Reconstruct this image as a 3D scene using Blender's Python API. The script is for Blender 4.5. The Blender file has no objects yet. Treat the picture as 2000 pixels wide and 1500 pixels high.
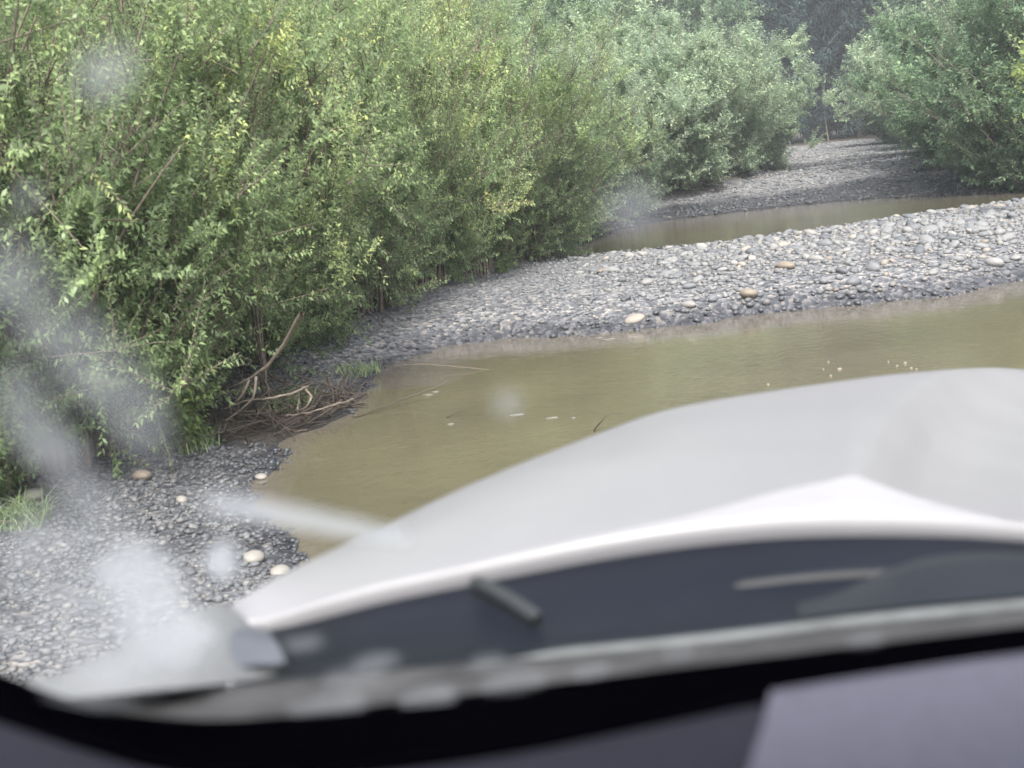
import bpy, math, random
import numpy as np
from mathutils import Vector, Matrix, noise

SC = bpy.context.scene
COL = SC.collection
R = math.radians
rng = np.random.default_rng(11)
random.seed(11)

# ------------------------------------------------------------------ camera
EYE = np.array([0.0, 0.0, 1.6])
FPX = 2222.0                       # focal length in photo pixels (2000 wide)
PITCH, ROLL = R(11.31), R(6.0)
fw = np.array([0, math.cos(PITCH), -math.sin(PITCH)])
u0 = np.array([0, math.sin(PITCH), math.cos(PITCH)])
r0 = np.array([1.0, 0, 0])
rt = r0 * math.cos(ROLL) - u0 * math.sin(ROLL)
up = u0 * math.cos(ROLL) + r0 * math.sin(ROLL)
cd = bpy.data.cameras.new('camera')
cam = bpy.data.objects.new('camera', cd)
COL.objects.link(cam)
M = Matrix.Identity(4)
for i in range(3):
    M[i][0], M[i][1], M[i][2], M[i][3] = rt[i], up[i], -fw[i], EYE[i]
cam.matrix_world = M
cd.sensor_width = 36.0
cd.lens = 36.0 * FPX / 2000.0
cd.clip_start, cd.clip_end = 0.02, 1000.0
cd.dof.use_dof = True
cd.dof.focus_distance = 24.0
cd.dof.aperture_fstop = 4.6
SC.camera = cam

# ------------------------------------------------------------------ sky, sun, exposure
SUN_EL, SUN_AZ = R(51), R(178)     # azimuth clockwise from +Y: behind the car
w = bpy.data.worlds.new('World')
SC.world = w
w.use_nodes = True
nt = w.node_tree
nt.nodes.clear()
sky = nt.nodes.new('ShaderNodeTexSky')
sky.sky_type = 'NISHITA'
sky.sun_disc = False
sky.sun_elevation = SUN_EL
sky.sun_rotation = SUN_AZ
sky.dust_density = 5.0
hs = nt.nodes.new('ShaderNodeHueSaturation')
hs.inputs['Saturation'].default_value = 0.42
bg = nt.nodes.new('ShaderNodeBackground')
bg.inputs['Strength'].default_value = 0.13
wo = nt.nodes.new('ShaderNodeOutputWorld')
nt.links.new(sky.outputs[0], hs.inputs['Color'])
nt.links.new(hs.outputs[0], bg.inputs[0])
nt.links.new(bg.outputs[0], wo.inputs[0])
sl = bpy.data.lights.new('sun', 'SUN')
sl.energy = 2.2
sl.angle = R(12)
sl.color = (1.0, 0.95, 0.88)
so = bpy.data.objects.new('sun', sl)
COL.objects.link(so)
sd = Vector((math.sin(SUN_AZ) * math.cos(SUN_EL), math.cos(SUN_AZ) * math.cos(SUN_EL), math.sin(SUN_EL)))
so.rotation_euler = sd.to_track_quat('Z', 'Y').to_euler()
so.location = (0, 0, 30)
SC.view_settings.view_transform = 'Standard'
SC.view_settings.look = 'None'
SC.view_settings.gamma = 1.0
SC.view_settings.exposure = 1.45
SC.cycles.max_bounces = 8
SC.cycles.transparent_max_bounces = 12
SC.cycles.volume_bounces = 0
try:
    SC.cycles.use_denoising = True
except Exception:
    pass


# ------------------------------------------------------------------ geometry helpers
def ray(px, py):
    return fw + rt * (px - 1000.0) / FPX - up * (py - 750.0) / FPX


def P(px, py, depth):
    return EYE + ray(px, py) * depth


def g(px, py, z=0.0):
    d = ray(px, py)
    return EYE + d * ((z - EYE[2]) / d[2])


def curve(pts, n, closed=False):
    """Catmull-Rom resampling of a polyline of any dimension."""
    p = np.array(pts, float)
    m = len(p)
    out = []
    t = np.linspace(0, m - 1, n)
    for a in t:
        i = min(int(a), m - 2)
        f = a - i
        p0, p1, p2, p3 = p[max(i - 1, 0)], p[i], p[i + 1], p[min(i + 2, m - 1)]
        out.append(0.5 * ((2 * p1) + (-p0 + p2) * f + (2 * p0 - 5 * p1 + 4 * p2 - p3) * f * f + (-p0 + 3 * p1 - 3 * p2 + p3) * f ** 3))
    return np.array(out)


def by_x(pts, xs):
    """Smooth y (and more) of a pixel polyline at given x."""
    c = curve(pts, 200)
    o = np.argsort(c[:, 0])
    c = c[o]
    return np.stack([np.interp(xs, c[:, 0], c[:, k]) for k in range(1, c.shape[1])], 1)


def mesh_np(name, verts, faces, mat=None, smooth=True, attrs=None):
    """Mesh from numpy: faces is an (n,k) array of equal sized faces."""
    me = bpy.data.meshes.new(name)
    verts = np.asarray(verts, np.float32)
    faces = np.asarray(faces, np.int32)
    n, k = faces.shape
    me.vertices.add(len(verts))
    me.vertices.foreach_set('co', verts.ravel())
    me.loops.add(n * k)
    me.loops.foreach_set('vertex_index', faces.ravel())
    me.polygons.add(n)
    me.polygons.foreach_set('loop_start', np.arange(0, n * k, k, dtype=np.int32))
    me.polygons.foreach_set('loop_total', np.full(n, k, np.int32))
    if smooth:
        me.polygons.foreach_set('use_smooth', np.ones(n, bool))
    for nm, dom, typ, data in (attrs or []):
        a = me.attributes.new(nm, typ, dom)
        a.data.foreach_set('color' if typ == 'FLOAT_COLOR' else 'value', np.asarray(data, np.float32).ravel())
    me.update(calc_edges=True)
    me.validate()
    if mat:
        me.materials.append(mat)
    return me


def link(name, me, parent=None, loc=None):
    o = bpy.data.objects.new(name, me)
    COL.objects.link(o)
    if parent:
        o.parent = parent
    if loc is not None:
        o.location = loc
    return o


def tag(o, label=None, cat=None, group=None, kind=None):
    if label:
        o['label'] = label
    if cat:
        o['category'] = cat
    if group:
        o['group'] = group
    if kind:
        o['kind'] = kind
    return o


def grid_faces(nu, nv):
    i = np.arange(nu - 1)[:, None] * nv + np.arange(nv - 1)[None, :]
    i = i.ravel()
    return np.stack([i, i + nv, i + nv + 1, i + 1], 1)


def loft(name, rows, mat, parent=None, thick=0.0, attrs=None):
    """rows: list of equal length 3D polylines -> one smooth sheet (solidified when thick)."""
    v = np.array(rows)
    nr, nc = v.shape[:2]
    me = mesh_np(name, v.reshape(-1, 3), grid_faces(nr, nc), mat, attrs=attrs)
    o = link(name, me, parent)
    if thick:
        s = o.modifiers.new('thick', 'SOLIDIFY')
        s.thickness = thick
        s.offset = 0
    return o


def tubes(paths, sides=5):
    """paths: list of (points (n,3), radii (n,)) -> verts, quad faces of tapered tubes."""
    V, F, b = [], [], 0
    ang = np.arange(sides) * 2 * math.pi / sides
    for pts, rad in paths:
        pts = np.asarray(pts, float)
        n = len(pts)
        tg = np.gradient(pts, axis=0)
        tg /= np.linalg.norm(tg, axis=1)[:, None] + 1e-9
        ref = np.array([0.31, 0.17, 0.93]) if abs(tg[0][2]) < 0.8 else np.array([0.93, 0.3, 0.1])
        a = np.cross(tg, ref)
        a /= np.linalg.norm(a, axis=1)[:, None] + 1e-9
        c = np.cross(tg, a)
        ring = pts[:, None, :] + np.asarray(rad)[:, None, None] * (a[:, None, :] * np.cos(ang)[None, :, None] + c[:, None, :] * np.sin(ang)[None, :, None])
        V.append(ring.reshape(-1, 3))
        i = b + np.arange(n - 1)[:, None] * sides + np.arange(sides)[None, :]
        j = b + np.arange(n - 1)[:, None] * sides + (np.arange(sides)[None, :] + 1) % sides
        F.append(np.stack([i.ravel(), j.ravel(), j.ravel() + sides, i.ravel() + sides], 1))
        b += n * sides
    return np.concatenate(V), np.concatenate(F)


# ------------------------------------------------------------------ materials
def mat(name):
    m = bpy.data.materials.new(name)
    m.use_nodes = True
    t = m.node_tree
    t.nodes.clear()
    out = t.nodes.new('ShaderNodeOutputMaterial')
    return m, t, out


def N(t, typ, **kw):
    n = t.nodes.new(typ)
    for k, v in kw.items():
        if k in n.inputs:
            n.inputs[k].default_value = v
        else:
            setattr(n, k, v)
    return n


def ramp(t, stops):
    n = t.nodes.new('ShaderNodeValToRGB')
    e = n.color_ramp.elements
    while len(e) < len(stops):
        e.new(0.5)
    for el, (p, c) in zip(e, stops):
        el.position = p
        el.color = (*c, 1)
    return n


def principled(name, col, rough=0.5, noise_amt=0.0, scale=20.0, coat=0.0, bump=0.0, spec=0.5, metallic=0.0):
    m, t, out = mat(name)
    b = N(t, 'ShaderNodeBsdfPrincipled')
    b.inputs['Roughness'].default_value = rough
    b.inputs['Coat Weight'].default_value = coat
    b.inputs['Coat Roughness'].default_value = 0.18
    b.inputs['Specular IOR Level'].default_value = spec
    b.inputs['Metallic'].default_value = metallic
    tc = N(t, 'ShaderNodeTexCoord')
    nz = N(t, 'ShaderNodeTexNoise', Scale=scale, Detail=5.0, Roughness=0.6)
    t.links.new(tc.outputs['Object'], nz.inputs['Vector'])
    c = np.array(col)
    rp = ramp(t, [(0.3, tuple(c * (1 - noise_amt))), (0.7, tuple(np.minimum(c * (1 + noise_amt), 1)))])
    t.links.new(nz.outputs['Fac'], rp.inputs['Fac'])
    t.links.new(rp.outputs['Color'], b.inputs['Base Color'])
    if bump:
        bp = N(t, 'ShaderNodeBump', Strength=bump, Distance=0.02)
        t.links.new(nz.outputs['Fac'], bp.inputs['Height'])
        t.links.new(bp.outputs['Normal'], b.inputs['Normal'])
    t.links.new(b.outputs[0], out.inputs['Surface'])
    return m


def leaf_material(name, stops, under, trans=0.42, rough=0.6):
    """stops: colour ramp over the per-leaf tint; under: paler underside colour."""
    m, t, out = mat(name)
    at = N(t, 'ShaderNodeAttribute', attribute_name='leaf_tint')
    oi = N(t, 'ShaderNodeObjectInfo')
    ad = N(t, 'ShaderNodeMath', operation='MULTIPLY_ADD')
    ad.inputs[1].default_value = 0.42
    t.links.new(oi.outputs['Random'], ad.inputs[0])
    t.links.new(at.outputs['Fac'], ad.inputs[2])
    sb = N(t, 'ShaderNodeMath', operation='SUBTRACT')
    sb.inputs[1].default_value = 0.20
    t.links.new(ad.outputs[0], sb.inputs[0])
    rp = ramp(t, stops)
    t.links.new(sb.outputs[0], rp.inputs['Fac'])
    ge = N(t, 'ShaderNodeNewGeometry')
    mx = N(t, 'ShaderNodeMix', data_type='RGBA')
    mf = N(t, 'ShaderNodeMath', operation='MULTIPLY')
    mf.inputs[1].default_value = 0.55
    t.links.new(ge.outputs['Backfacing'], mf.inputs[0])
    t.links.new(mf.outputs[0], mx.inputs[0])
    t.links.new(rp.outputs['Color'], mx.inputs[6])
    mx.inputs[7].default_value = (*under, 1)
    b = N(t, 'ShaderNodeBsdfPrincipled')
    b.inputs['Roughness'].default_value = rough
    b.inputs['Specular IOR Level'].default_value = 0.35
    t.links.new(mx.outputs[2], b.inputs['Base Color'])
    tr = N(t, 'ShaderNodeBsdfTranslucent')
    t.links.new(mx.outputs[2], tr.inputs['Color'])
    ms = N(t, 'ShaderNodeMixShader')
    ms.inputs[0].default_value = trans
    t.links.new(b.outputs[0], ms.inputs[1])
    t.links.new(tr.outputs[0], ms.inputs[2])
    t.links.new(ms.outputs[0], out.inputs['Surface'])
    return m


LEAF_WILLOW = leaf_material('willow_leaf', [(0.0, (0.113, 0.168, 0.070)), (0.45, (0.235, 0.330, 0.148)), (0.8, (0.375, 0.483, 0.227)), (1.0, (0.531, 0.582, 0.222))], (0.379, 0.465, 0.313))
LEAF_PALE = leaf_material('pale_willow_leaf', [(0.0, (0.159, 0.221, 0.130)), (0.5, (0.307, 0.408, 0.258)), (1.0, (0.469, 0.581, 0.365))], (0.456, 0.545, 0.445))
LEAF_FRESH = leaf_material('fresh_leaf', [(0.0, (0.084, 0.132, 0.044)), (0.5, (0.198, 0.292, 0.098)), (1.0, (0.365, 0.437, 0.152))], (0.290, 0.347, 0.189))
LEAF_TREE = leaf_material('tree_leaf', [(0.0, (0.079, 0.133, 0.073)), (0.5, (0.150, 0.236, 0.131)), (1.0, (0.246, 0.358, 0.190))], (0.234, 0.323, 0.239))
LEAF_YELLOW = leaf_material('yellow_leaf', [(0.0, (0.187, 0.257, 0.077)), (1.0, (0.383, 0.456, 0.176))], (0.383, 0.456, 0.242), trans=0.45)
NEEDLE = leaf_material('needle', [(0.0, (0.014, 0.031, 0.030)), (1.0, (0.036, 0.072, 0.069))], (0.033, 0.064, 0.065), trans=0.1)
BARK = principled('bark', (0.15, 0.125, 0.10), 0.9, 0.4, 30, bump=0.5)
BARK_GREY = principled('grey_bark', (0.20, 0.19, 0.18), 0.9, 0.35, 20, bump=0.5)
DRIFT = principled('driftwood', (0.20, 0.168, 0.135), 0.85, 0.35, 25, bump=0.4)
DRIFT_DARK = principled('dark_driftwood', (0.075, 0.060, 0.050), 0.9, 0.4, 25, bump=0.4)
WET_TWIG = principled('wet_twig', (0.06, 0.048, 0.035), 0.5, 0.3, 30)
CAR_WHITE = principled('white_paint', (0.250, 0.252, 0.268), 0.42, 0.045, 5, coat=0.25)
CAR_FENDER = principled('dusty_white_paint', (0.175, 0.182, 0.19), 0.7, 0.18, 9, coat=0.1)
COWL = principled('dark_plastic', (0.0075, 0.0098, 0.0165), 0.5, 0.25, 4, spec=0.12)
REFLECT_HUMP = principled('reflection_hump_grey', (0.020, 0.024, 0.032), 0.5, 0.2, 6, spec=0.2)
COWL_DUST = principled('dusty_plastic', (0.044, 0.044, 0.047), 0.8, 0.55, 16)
REFLECT_LINE = principled('reflection_pale', (0.105, 0.116, 0.122), 0.55, 0.5, 12)  # tone of a pale reflection in the glass, built as a strip
REFLECT_BAR = principled('reflection_grey', (0.030, 0.034, 0.037), 0.55, 0.15, 20)  # tone of a slanting reflection in the glass, built as a bar
RUBBER = principled('black_rubber', (0.0008, 0.0008, 0.0014), 0.9, 0.1, 30, spec=0.0)
DASH = principled('violet_grey_trim', (0.098, 0.098, 0.130), 0.75, 0.10, 160, bump=0.08, spec=0.25)
DASH_SHADED = principled('shaded_violet_grey_trim', (0.016, 0.0165, 0.026), 0.75, 0.10, 160, bump=0.08, spec=0.25)  # same trim in shadow, with the shade put into its colour


def stone_color(t, fac_socket, k=1.0):
    rp = ramp(t, [(p_, tuple(q_ * k for q_ in c_)) for p_, c_ in [(0.0, (0.080, 0.087, 0.098)), (0.35, (0.135, 0.142, 0.152)), (0.70, (0.185, 0.189, 0.193)), (0.90, (0.225, 0.222, 0.215)), (0.96, (0.235, 0.210, 0.180)), (1.0, (0.28, 0.272, 0.258))]])
    t.links.new(fac_socket, rp.inputs['Fac'])
    return rp


def stone_material(name, from_attr=True):
    m, t, out = mat(name)
    b = N(t, 'ShaderNodeBsdfPrincipled')
    if from_attr:
        at = N(t, 'ShaderNodeAttribute', attribute_name='stone_tint')
        rp = stone_color(t, at.outputs['Fac'])
        wt = N(t, 'ShaderNodeAttribute', attribute_name='wet')
        wf = wt.outputs['Fac']
    else:
        oi = N(t, 'ShaderNodeObjectInfo')
        rp = stone_color(t, oi.outputs['Random'], 1.1)
        wf = None
    tc = N(t, 'ShaderNodeTexCoord')
    nz = N(t, 'ShaderNodeTexNoise', Scale=9.0, Detail=5.0, Roughness=0.65)
    t.links.new(tc.outputs['Object'], nz.inputs['Vector'])
    sp = ramp(t, [(0.3, (0.72, 0.72, 0.72)), (0.7, (1.15, 1.15, 1.15))])
    t.links.new(nz.outputs['Fac'], sp.inputs['Fac'])
    mx = N(t, 'ShaderNodeMix', data_type='RGBA', blend_type='MULTIPLY')
    mx.inputs[0].default_value = 1.0
    t.links.new(rp.outputs['Color'], mx.inputs[6])
    t.links.new(sp.outputs['Color'], mx.inputs[7])
    last = mx.outputs[2]
    b.inputs['Roughness'].default_value = 0.72
    if wf is not None:                      # stones at the waterline are wet: darker and glossier
        wm = N(t, 'ShaderNodeMix', data_type='RGBA', blend_type='MULTIPLY')
        t.links.new(wf, wm.inputs[0])
        t.links.new(last, wm.inputs[6])
        wm.inputs[7].default_value = (0.30, 0.32, 0.36, 1)
        last = wm.outputs[2]
        rm = N(t, 'ShaderNodeMapRange')
        rm.inputs['To Min'].default_value = 0.75
        rm.inputs['To Max'].default_value = 0.38
        t.links.new(wf, rm.inputs['Value'])
        t.links.new(rm.outputs[0], b.inputs['Roughness'])
    t.links.new(last, b.inputs['Base Color'])
    t.links.new(b.outputs[0], out.inputs['Surface'])
    return m


STONE = stone_material('river_gravel_stone')
COBBLE = stone_material('river_cobble', False)
STONE_TAN = principled('tan_stone', (0.205, 0.175, 0.142), 0.75, 0.15, 12)
STONE_WHITE = principled('pale_stone', (0.24, 0.23, 0.21), 0.75, 0.18, 12)

# ------------------------------------------------------------------ terrain and pools (outlines on the water level z = 0)
poolA = [(2600, 470), (2000, 545), (1850, 578), (1700, 592), (1550, 607), (1400, 626), (1250, 643), (1100, 657), (980, 663), (880, 676), (800, 694),
         (735, 722), (705, 765), (690, 800), (640, 832), (585, 850), (548, 885), (520, 930), (512, 975), (540, 1035), (590, 1090), (660, 1150), (800, 1230), (1400, 1300), (2600, 1250)]
poolB_far = [(2250, 340), (1930, 380), (1800, 384), (1640, 393), (1500, 408), (1380, 421), (1250, 439), (1160, 463), (1105, 487)]
poolB_near = [(1110, 513), (1180, 503), (1300, 493), (1420, 479), (1560, 459), (1700, 439), (1800, 421), (1900, 408), (2050, 396), (2250, 372)]
poolB = poolB_far + [(1085, 506)] + poolB_near
PA = np.array([g(x, y)[:2] for x, y in poolA])
PB = np.array([g(x, y)[:2] for x, y in poolB])


def sdist(x, y, poly):
    """Signed distance to a polygon (negative inside), vectorised."""
    x = np.asarray(x, float)
    y = np.asarray(y, float)
    best = np.full(x.shape, 1e9)
    inside = np.zeros(x.shape, bool)
    n = len(poly)
    for i in range(n):
        ax, ay = poly[i]
        bx, by = poly[(i + 1) % n]
        ex, ey = bx - ax, by - ay
        t = np.clip(((x - ax) * ex + (y - ay) * ey) / (ex * ex + ey * ey + 1e-12), 0, 1)
        d = (x - ax - t * ex) ** 2 + (y - ay - t * ey) ** 2
        best = np.minimum(best, d)
        c = ((ay > y) != (by > y)) & (x < ex * (y - ay) / (by - ay + 1e-12) + ax)
        inside ^= c
    d = np.sqrt(best)
    return np.where(inside, -d, d)


def vnoise(x, y, s, seed=0.0):
    x = np.asarray(x, float) / s + seed
    y = np.asarray(y, float) / s + seed * 1.7
    return (np.sin(x * 1.7 + 1.3 * np.sin(y * 1.1 + seed)) + np.sin(y * 1.9 + 1.5 * np.sin(x * 0.9 + 2)) + 0.6 * np.sin(x * 3.1 - y * 2.7) + 0.4 * np.sin(x * 5.3 + y * 4.9)) / 3.0


# line of the bushes' feet on the left bank
FRONT_PX = [(-250, 1040), (20, 965), (240, 890), (450, 760), (640, 680), (760, 630), (860, 585), (960, 535), (1060, 498), (1160, 455), (1290, 398), (1400, 374), (1500, 347), (1580, 312)]
FRONT = np.array([g(x, y, float(np.interp(y, [330, 370, 400, 440], [.42, .34, .18, .1])))[:2] for x, y in FRONT_PX])


def bank(x, y):
    """0 on the open gravel, growing to 1 behind the left bush line."""
    fx = np.interp(y, FRONT[:, 1], FRONT[:, 0])
    return np.clip((fx + 0.15 - x) / 2.5, 0, 1)


def damp(x, y):
    """Damp dark gravel: two low strips across the far track and the ground at the near shore."""
    yy = np.asarray(y) - 0.12 * (np.asarray(x) - 8) + 0.5 * vnoise(x, y, 1.3, 7)
    a = np.clip((yy - 19.0) / 1.0, 0, 1) * np.clip((26.0 - yy) / 0.7, 0, 1)
    b_ = np.clip((yy - 29.3) / 0.7, 0, 1) * np.clip((33.5 - yy) / 1.2, 0, 1)
    c = np.clip((8.6 - np.asarray(y)) / 0.5, 0, 1) * (0.40 + 0.3 * vnoise(x, y, 0.9, 3))
    return np.clip(np.maximum(np.maximum(a, b_), c), 0, 1)


def height(x, y):
    d = np.minimum(sdist(x, y, PA), sdist(x, y, PB))
    wob = 0.10 * vnoise(x, y, 0.35) + 0.06 * vnoise(x, y, 0.13, 3.0)
    d = d + wob
    dA, dB = sdist(x, y, PA) + wob, sdist(x, y, PB) + wob
    yy = np.asarray(y, float)
    up_ = 0.16 * (1 - np.exp(-np.maximum(d, 0) / 0.9))
    bar = np.minimum(0.25 * (1 - np.exp(-np.maximum(dA, 0) / 0.40)), 0.06 + 0.045 * np.maximum(dB, 0))
    bar_w = np.clip((yy - 8.6) / 0.8, 0, 1) * np.clip((18.5 - yy) / 1.0, 0, 1)
    up_ = up_ * (1 - bar_w) + bar * bar_w
    beyond = np.clip((yy - 19.0) / 1.0, 0, 1)
    up_ = up_ * (1 - beyond) + beyond * np.minimum(0.085 * np.maximum(dB, 0), 0.42)
    h = np.where(d > 0, up_, np.where(d > -1.2, -0.055 * (1 - np.exp(np.minimum(d, 0) / 0.1)) + d * 0.03, np.maximum(-0.091 + (d + 1.2) * 0.3, -0.4)))
    h = h + np.where(d > 0.3, 1, 0) * 0.02 * vnoise(x, y, 0.8, 5)
    h = h + 0.35 * bank(x, y)
    far = np.clip((np.asarray(y) - 24) / 35, 0, 1)
    h = h + np.where(d > 0, far * 0.15, 0)
    # a low ridge of gravel crossing the far track
    h = h + np.where(d > 0, 0.10 * np.exp(-((yy - 27.6 - 0.12 * (np.asarray(x) - 8)) / 1.3) ** 2), 0)
    return h


def axis(a, b, fine0, fine1, step, grow=1.12):
    mid = list(np.arange(fine0, fine1, step))
    lo, s = [], step
    v = fine0
    while v > a:
        s *= grow
        v -= s
        lo.append(v)
    hi, s = [], step
    v = mid[-1]
    while v < b:
        s *= grow
        v += s
        hi.append(v)
    return np.array(lo[::-1] + mid + hi)


xs = axis(-160, 160, -5, 14, 0.11)
ys = axis(-60, 260, 3.5, 24, 0.11, 1.06)
X, Y = np.meshgrid(xs, ys, indexing='ij')
H = height(X, Y)
m, t, out = mat('gravel_ground')
b = N(t, 'ShaderNodeBsdfPrincipled')
b.inputs['Roughness'].default_value = 0.85
tc = N(t, 'ShaderNodeTexCoord')
vo = N(t, 'ShaderNodeTexVoronoi', Scale=26.0)
nz = N(t, 'ShaderNodeTexNoise', Scale=1.6, Detail=6.0)
for n_ in (vo, nz):
    t.links.new(tc.outputs['Object'], n_.inputs['Vector'])
sep = N(t, 'ShaderNodeSeparateColor')
t.links.new(vo.outputs['Color'], sep.inputs[0])
rp = ramp(t, [(0.0, (0.055, 0.06, 0.07)), (0.5, (0.13, 0.137, 0.15)), (0.85, (0.22, 0.22, 0.225)), (1.0, (0.33, 0.30, 0.27))])
t.links.new(sep.outputs[0], rp.inputs['Fac'])
lit = ramp(t, [(0.35, (0.040, 0.030, 0.022)), (0.65, (0.085, 0.066, 0.046))])
t.links.new(nz.outputs['Fac'], lit.inputs['Fac'])
ba = N(t, 'ShaderNodeAttribute', attribute_name='litter')
mx = N(t, 'ShaderNodeMix', data_type='RGBA')
t.links.new(ba.outputs['Fac'], mx.inputs[0])
t.links.new(rp.outputs['Color'], mx.inputs[6])
t.links.new(lit.outputs['Color'], mx.inputs[7])
wa = N(t, 'ShaderNodeAttribute', attribute_name='wet')
wm = N(t, 'ShaderNodeMix', data_type='RGBA', blend_type='MULTIPLY')
t.links.new(wa.outputs['Fac'], wm.inputs[0])
t.links.new(mx.outputs[2], wm.inputs[6])
wm.inputs[7].default_value = (0.35, 0.36, 0.40, 1)
da = N(t, 'ShaderNodeAttribute', attribute_name='damp')
dm = N(t, 'ShaderNodeMix', data_type='RGBA', blend_type='MULTIPLY')
t.links.new(da.outputs['Fac'], dm.inputs[0])
t.links.new(wm.outputs[2], dm.inputs[6])
dm.inputs[7].default_value = (0.24, 0.25, 0.28, 1)
t.links.new(dm.outputs[2], b.inputs['Base Color'])
bp = N(t, 'ShaderNodeBump', Strength=0.8, Distance=0.03)
t.links.new(vo.outputs['Distance'], bp.inputs['Height'])
t.links.new(bp.outputs['Normal'], b.inputs['Normal'])
t.links.new(b.outputs[0], out.inputs['Surface'])
GROUND_MAT = m
dmin = np.minimum(sdist(X, Y, PA), sdist(X, Y, PB))
wet = np.clip(1 - (dmin - 0.05) / 0.35, 0, 1) * np.clip(1 + (dmin + 0.05) / 0.2, 0.2, 1)
lit_w = np.clip(bank(X + 0.0, Y) * 4.0, 0, 1)
rightbank = np.clip((X - np.interp(Y, [0, 17, 20, 33, 54, 90], [30, 8.6, 8.6, 11.6, 17.8, 24])) / 1.5, 0, 1)
lit_w = np.maximum(lit_w, rightbank)
soil = g(545, 800, 0.1)
lit_w = np.maximum(lit_w, np.clip(1.3 - np.hypot(X - soil[0], (Y - soil[1]) * 0.8) / 0.75 + 0.25 * vnoise(X, Y, 0.3, 6), 0, 1))
lit_w = np.maximum(lit_w, np.clip((Y - 56) / 3, 0, 1))
gm = mesh_np('gravel_ground', np.stack([X, Y, H], -1).reshape(-1, 3), grid_faces(len(xs), len(ys)), GROUND_MAT,
             attrs=[('litter', 'POINT', 'FLOAT', lit_w), ('wet', 'POINT', 'FLOAT', wet), ('damp', 'POINT', 'FLOAT', damp(X, Y))])
tag(link('ground', gm), kind='structure')

# water: one level sheet, the ground rises out of it
m, t, out = mat('murky_water')
b = N(t, 'ShaderNodeBsdfPrincipled')
tc = N(t, 'ShaderNodeTexCoord')
nz = N(t, 'ShaderNodeTexNoise', Scale=0.6, Detail=4.0)
t.links.new(tc.outputs['Object'], nz.inputs['Vector'])
rp = ramp(t, [(0.3, (0.088, 0.081, 0.053)), (0.7, (0.124, 0.113, 0.074))])
t.links.new(nz.outputs['Fac'], rp.inputs['Fac'])
sh0 = N(t, 'ShaderNodeAttribute', attribute_name='shallow_reflect')
sx0 = N(t, 'ShaderNodeMix', data_type='RGBA')
t.links.new(sh0.outputs['Fac'], sx0.inputs[0])
t.links.new(rp.outputs['Color'], sx0.inputs[6])
sx0.inputs[7].default_value = (0.165, 0.148, 0.125, 1)      # stirred silt; the pale tone also stands in for the bank's reflection
t.links.new(sx0.outputs[2], b.inputs['Base Color'])
b.inputs['Roughness'].default_value = 0.03
b.inputs['IOR'].default_value = 1.333
n2 = N(t, 'ShaderNodeTexNoise', Scale=8.0, Detail=4.0, Roughness=0.55)
t.links.new(tc.outputs['Object'], n2.inputs['Vector'])
bp = N(t, 'ShaderNodeBump', Strength=0.14, Distance=0.03)
t.links.new(n2.outputs['Fac'], bp.inputs['Height'])
t.links.new(bp.outputs['Normal'], b.inputs['Normal'])
# in the shallows the gravel bed shows through the silty water
tp = N(t, 'ShaderNodeBsdfTransparent')
tp.inputs['Color'].default_value = (0.86, 0.80, 0.66, 1)
gl = N(t, 'ShaderNodeBsdfGlossy')
gl.inputs['Roughness'].default_value = 0.06
t.links.new(bp.outputs['Normal'], gl.inputs['Normal'])
fr_ = N(t, 'ShaderNodeFresnel', IOR=1.333)
t.links.new(bp.outputs['Normal'], fr_.inputs['Normal'])
cl = N(t, 'ShaderNodeMixShader')
t.links.new(fr_.outputs[0], cl.inputs[0])
t.links.new(tp.outputs[0], cl.inputs[1])
t.links.new(gl.outputs[0], cl.inputs[2])
sh = N(t, 'ShaderNodeAttribute', attribute_name='shallow_reflect')
sm = N(t, 'ShaderNodeMath', operation='MULTIPLY')
sm.inputs[1].default_value = 0.30
t.links.new(sh.outputs['Fac'], sm.inputs[0])
ws = N(t, 'ShaderNodeMixShader')
t.links.new(sm.outputs[0], ws.inputs[0])
t.links.new(b.outputs[0], ws.inputs[1])
t.links.new(cl.outputs[0], ws.inputs[2])
t.links.new(ws.outputs[0], out.inputs['Surface'])
WATER = m


wx = axis(min(PA[:, 0].min(), PB[:, 0].min()) - 0.5, 45, -3.0, 9.5, 0.12, 1.2)
wy = axis(-3, 25, 4.0, 21.0, 0.12, 1.3)
WX, WY = np.meshgrid(wx, wy, indexing='ij')
wd = -np.minimum(sdist(WX, WY, PA), sdist(WX, WY, PB))
edge = 0.22 * vnoise(WX, WY, 0.45, 4) + 0.12 * vnoise(WX, WY, 0.17, 9)
reach = np.where(WY > 8.3, 0.8, 0.16) * (1 + 0.6 * edge)
shal_reflect = np.clip((reach - wd) / 0.22, 0, 1)
fB = np.array([g(x, y)[:2] for x, y in poolB_far])[::-1]
nB = np.array([g(x, y)[:2] for x, y in poolB_near])
yf = np.interp(WX, fB[:, 0], fB[:, 1])
yn = np.interp(WX, nB[:, 0], nB[:, 1])
tB = (WY - yn) / np.maximum(yf - yn, 0.1)
shal_reflect = np.where(WY > 15.2, np.maximum(np.clip((tB - 0.62 - 0.1 * edge) / 0.07, 0, 1), np.clip((0.2 - wd) / 0.1, 0, 1)), shal_reflect)  # far part painted paler for the gravel bank's reflection
tag(link('water', mesh_np('water', np.stack([WX, WY, WX * 0], -1).reshape(-1, 3), grid_faces(len(wx), len(wy)), WATER,
                          attrs=[('shallow_reflect', 'POINT', 'FLOAT', shal_reflect)])), kind='structure')


# ------------------------------------------------------------------ stones
def ico(sub):
    import bmesh
    bm = bmesh.new()
    bmesh.ops.create_icosphere(bm, subdivisions=sub, radius=1.0)
    v = np.array([p.co[:] for p in bm.verts])
    f = np.array([[q.index for q in p.verts] for p in bm.faces])
    bm.free()
    return v, f


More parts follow.
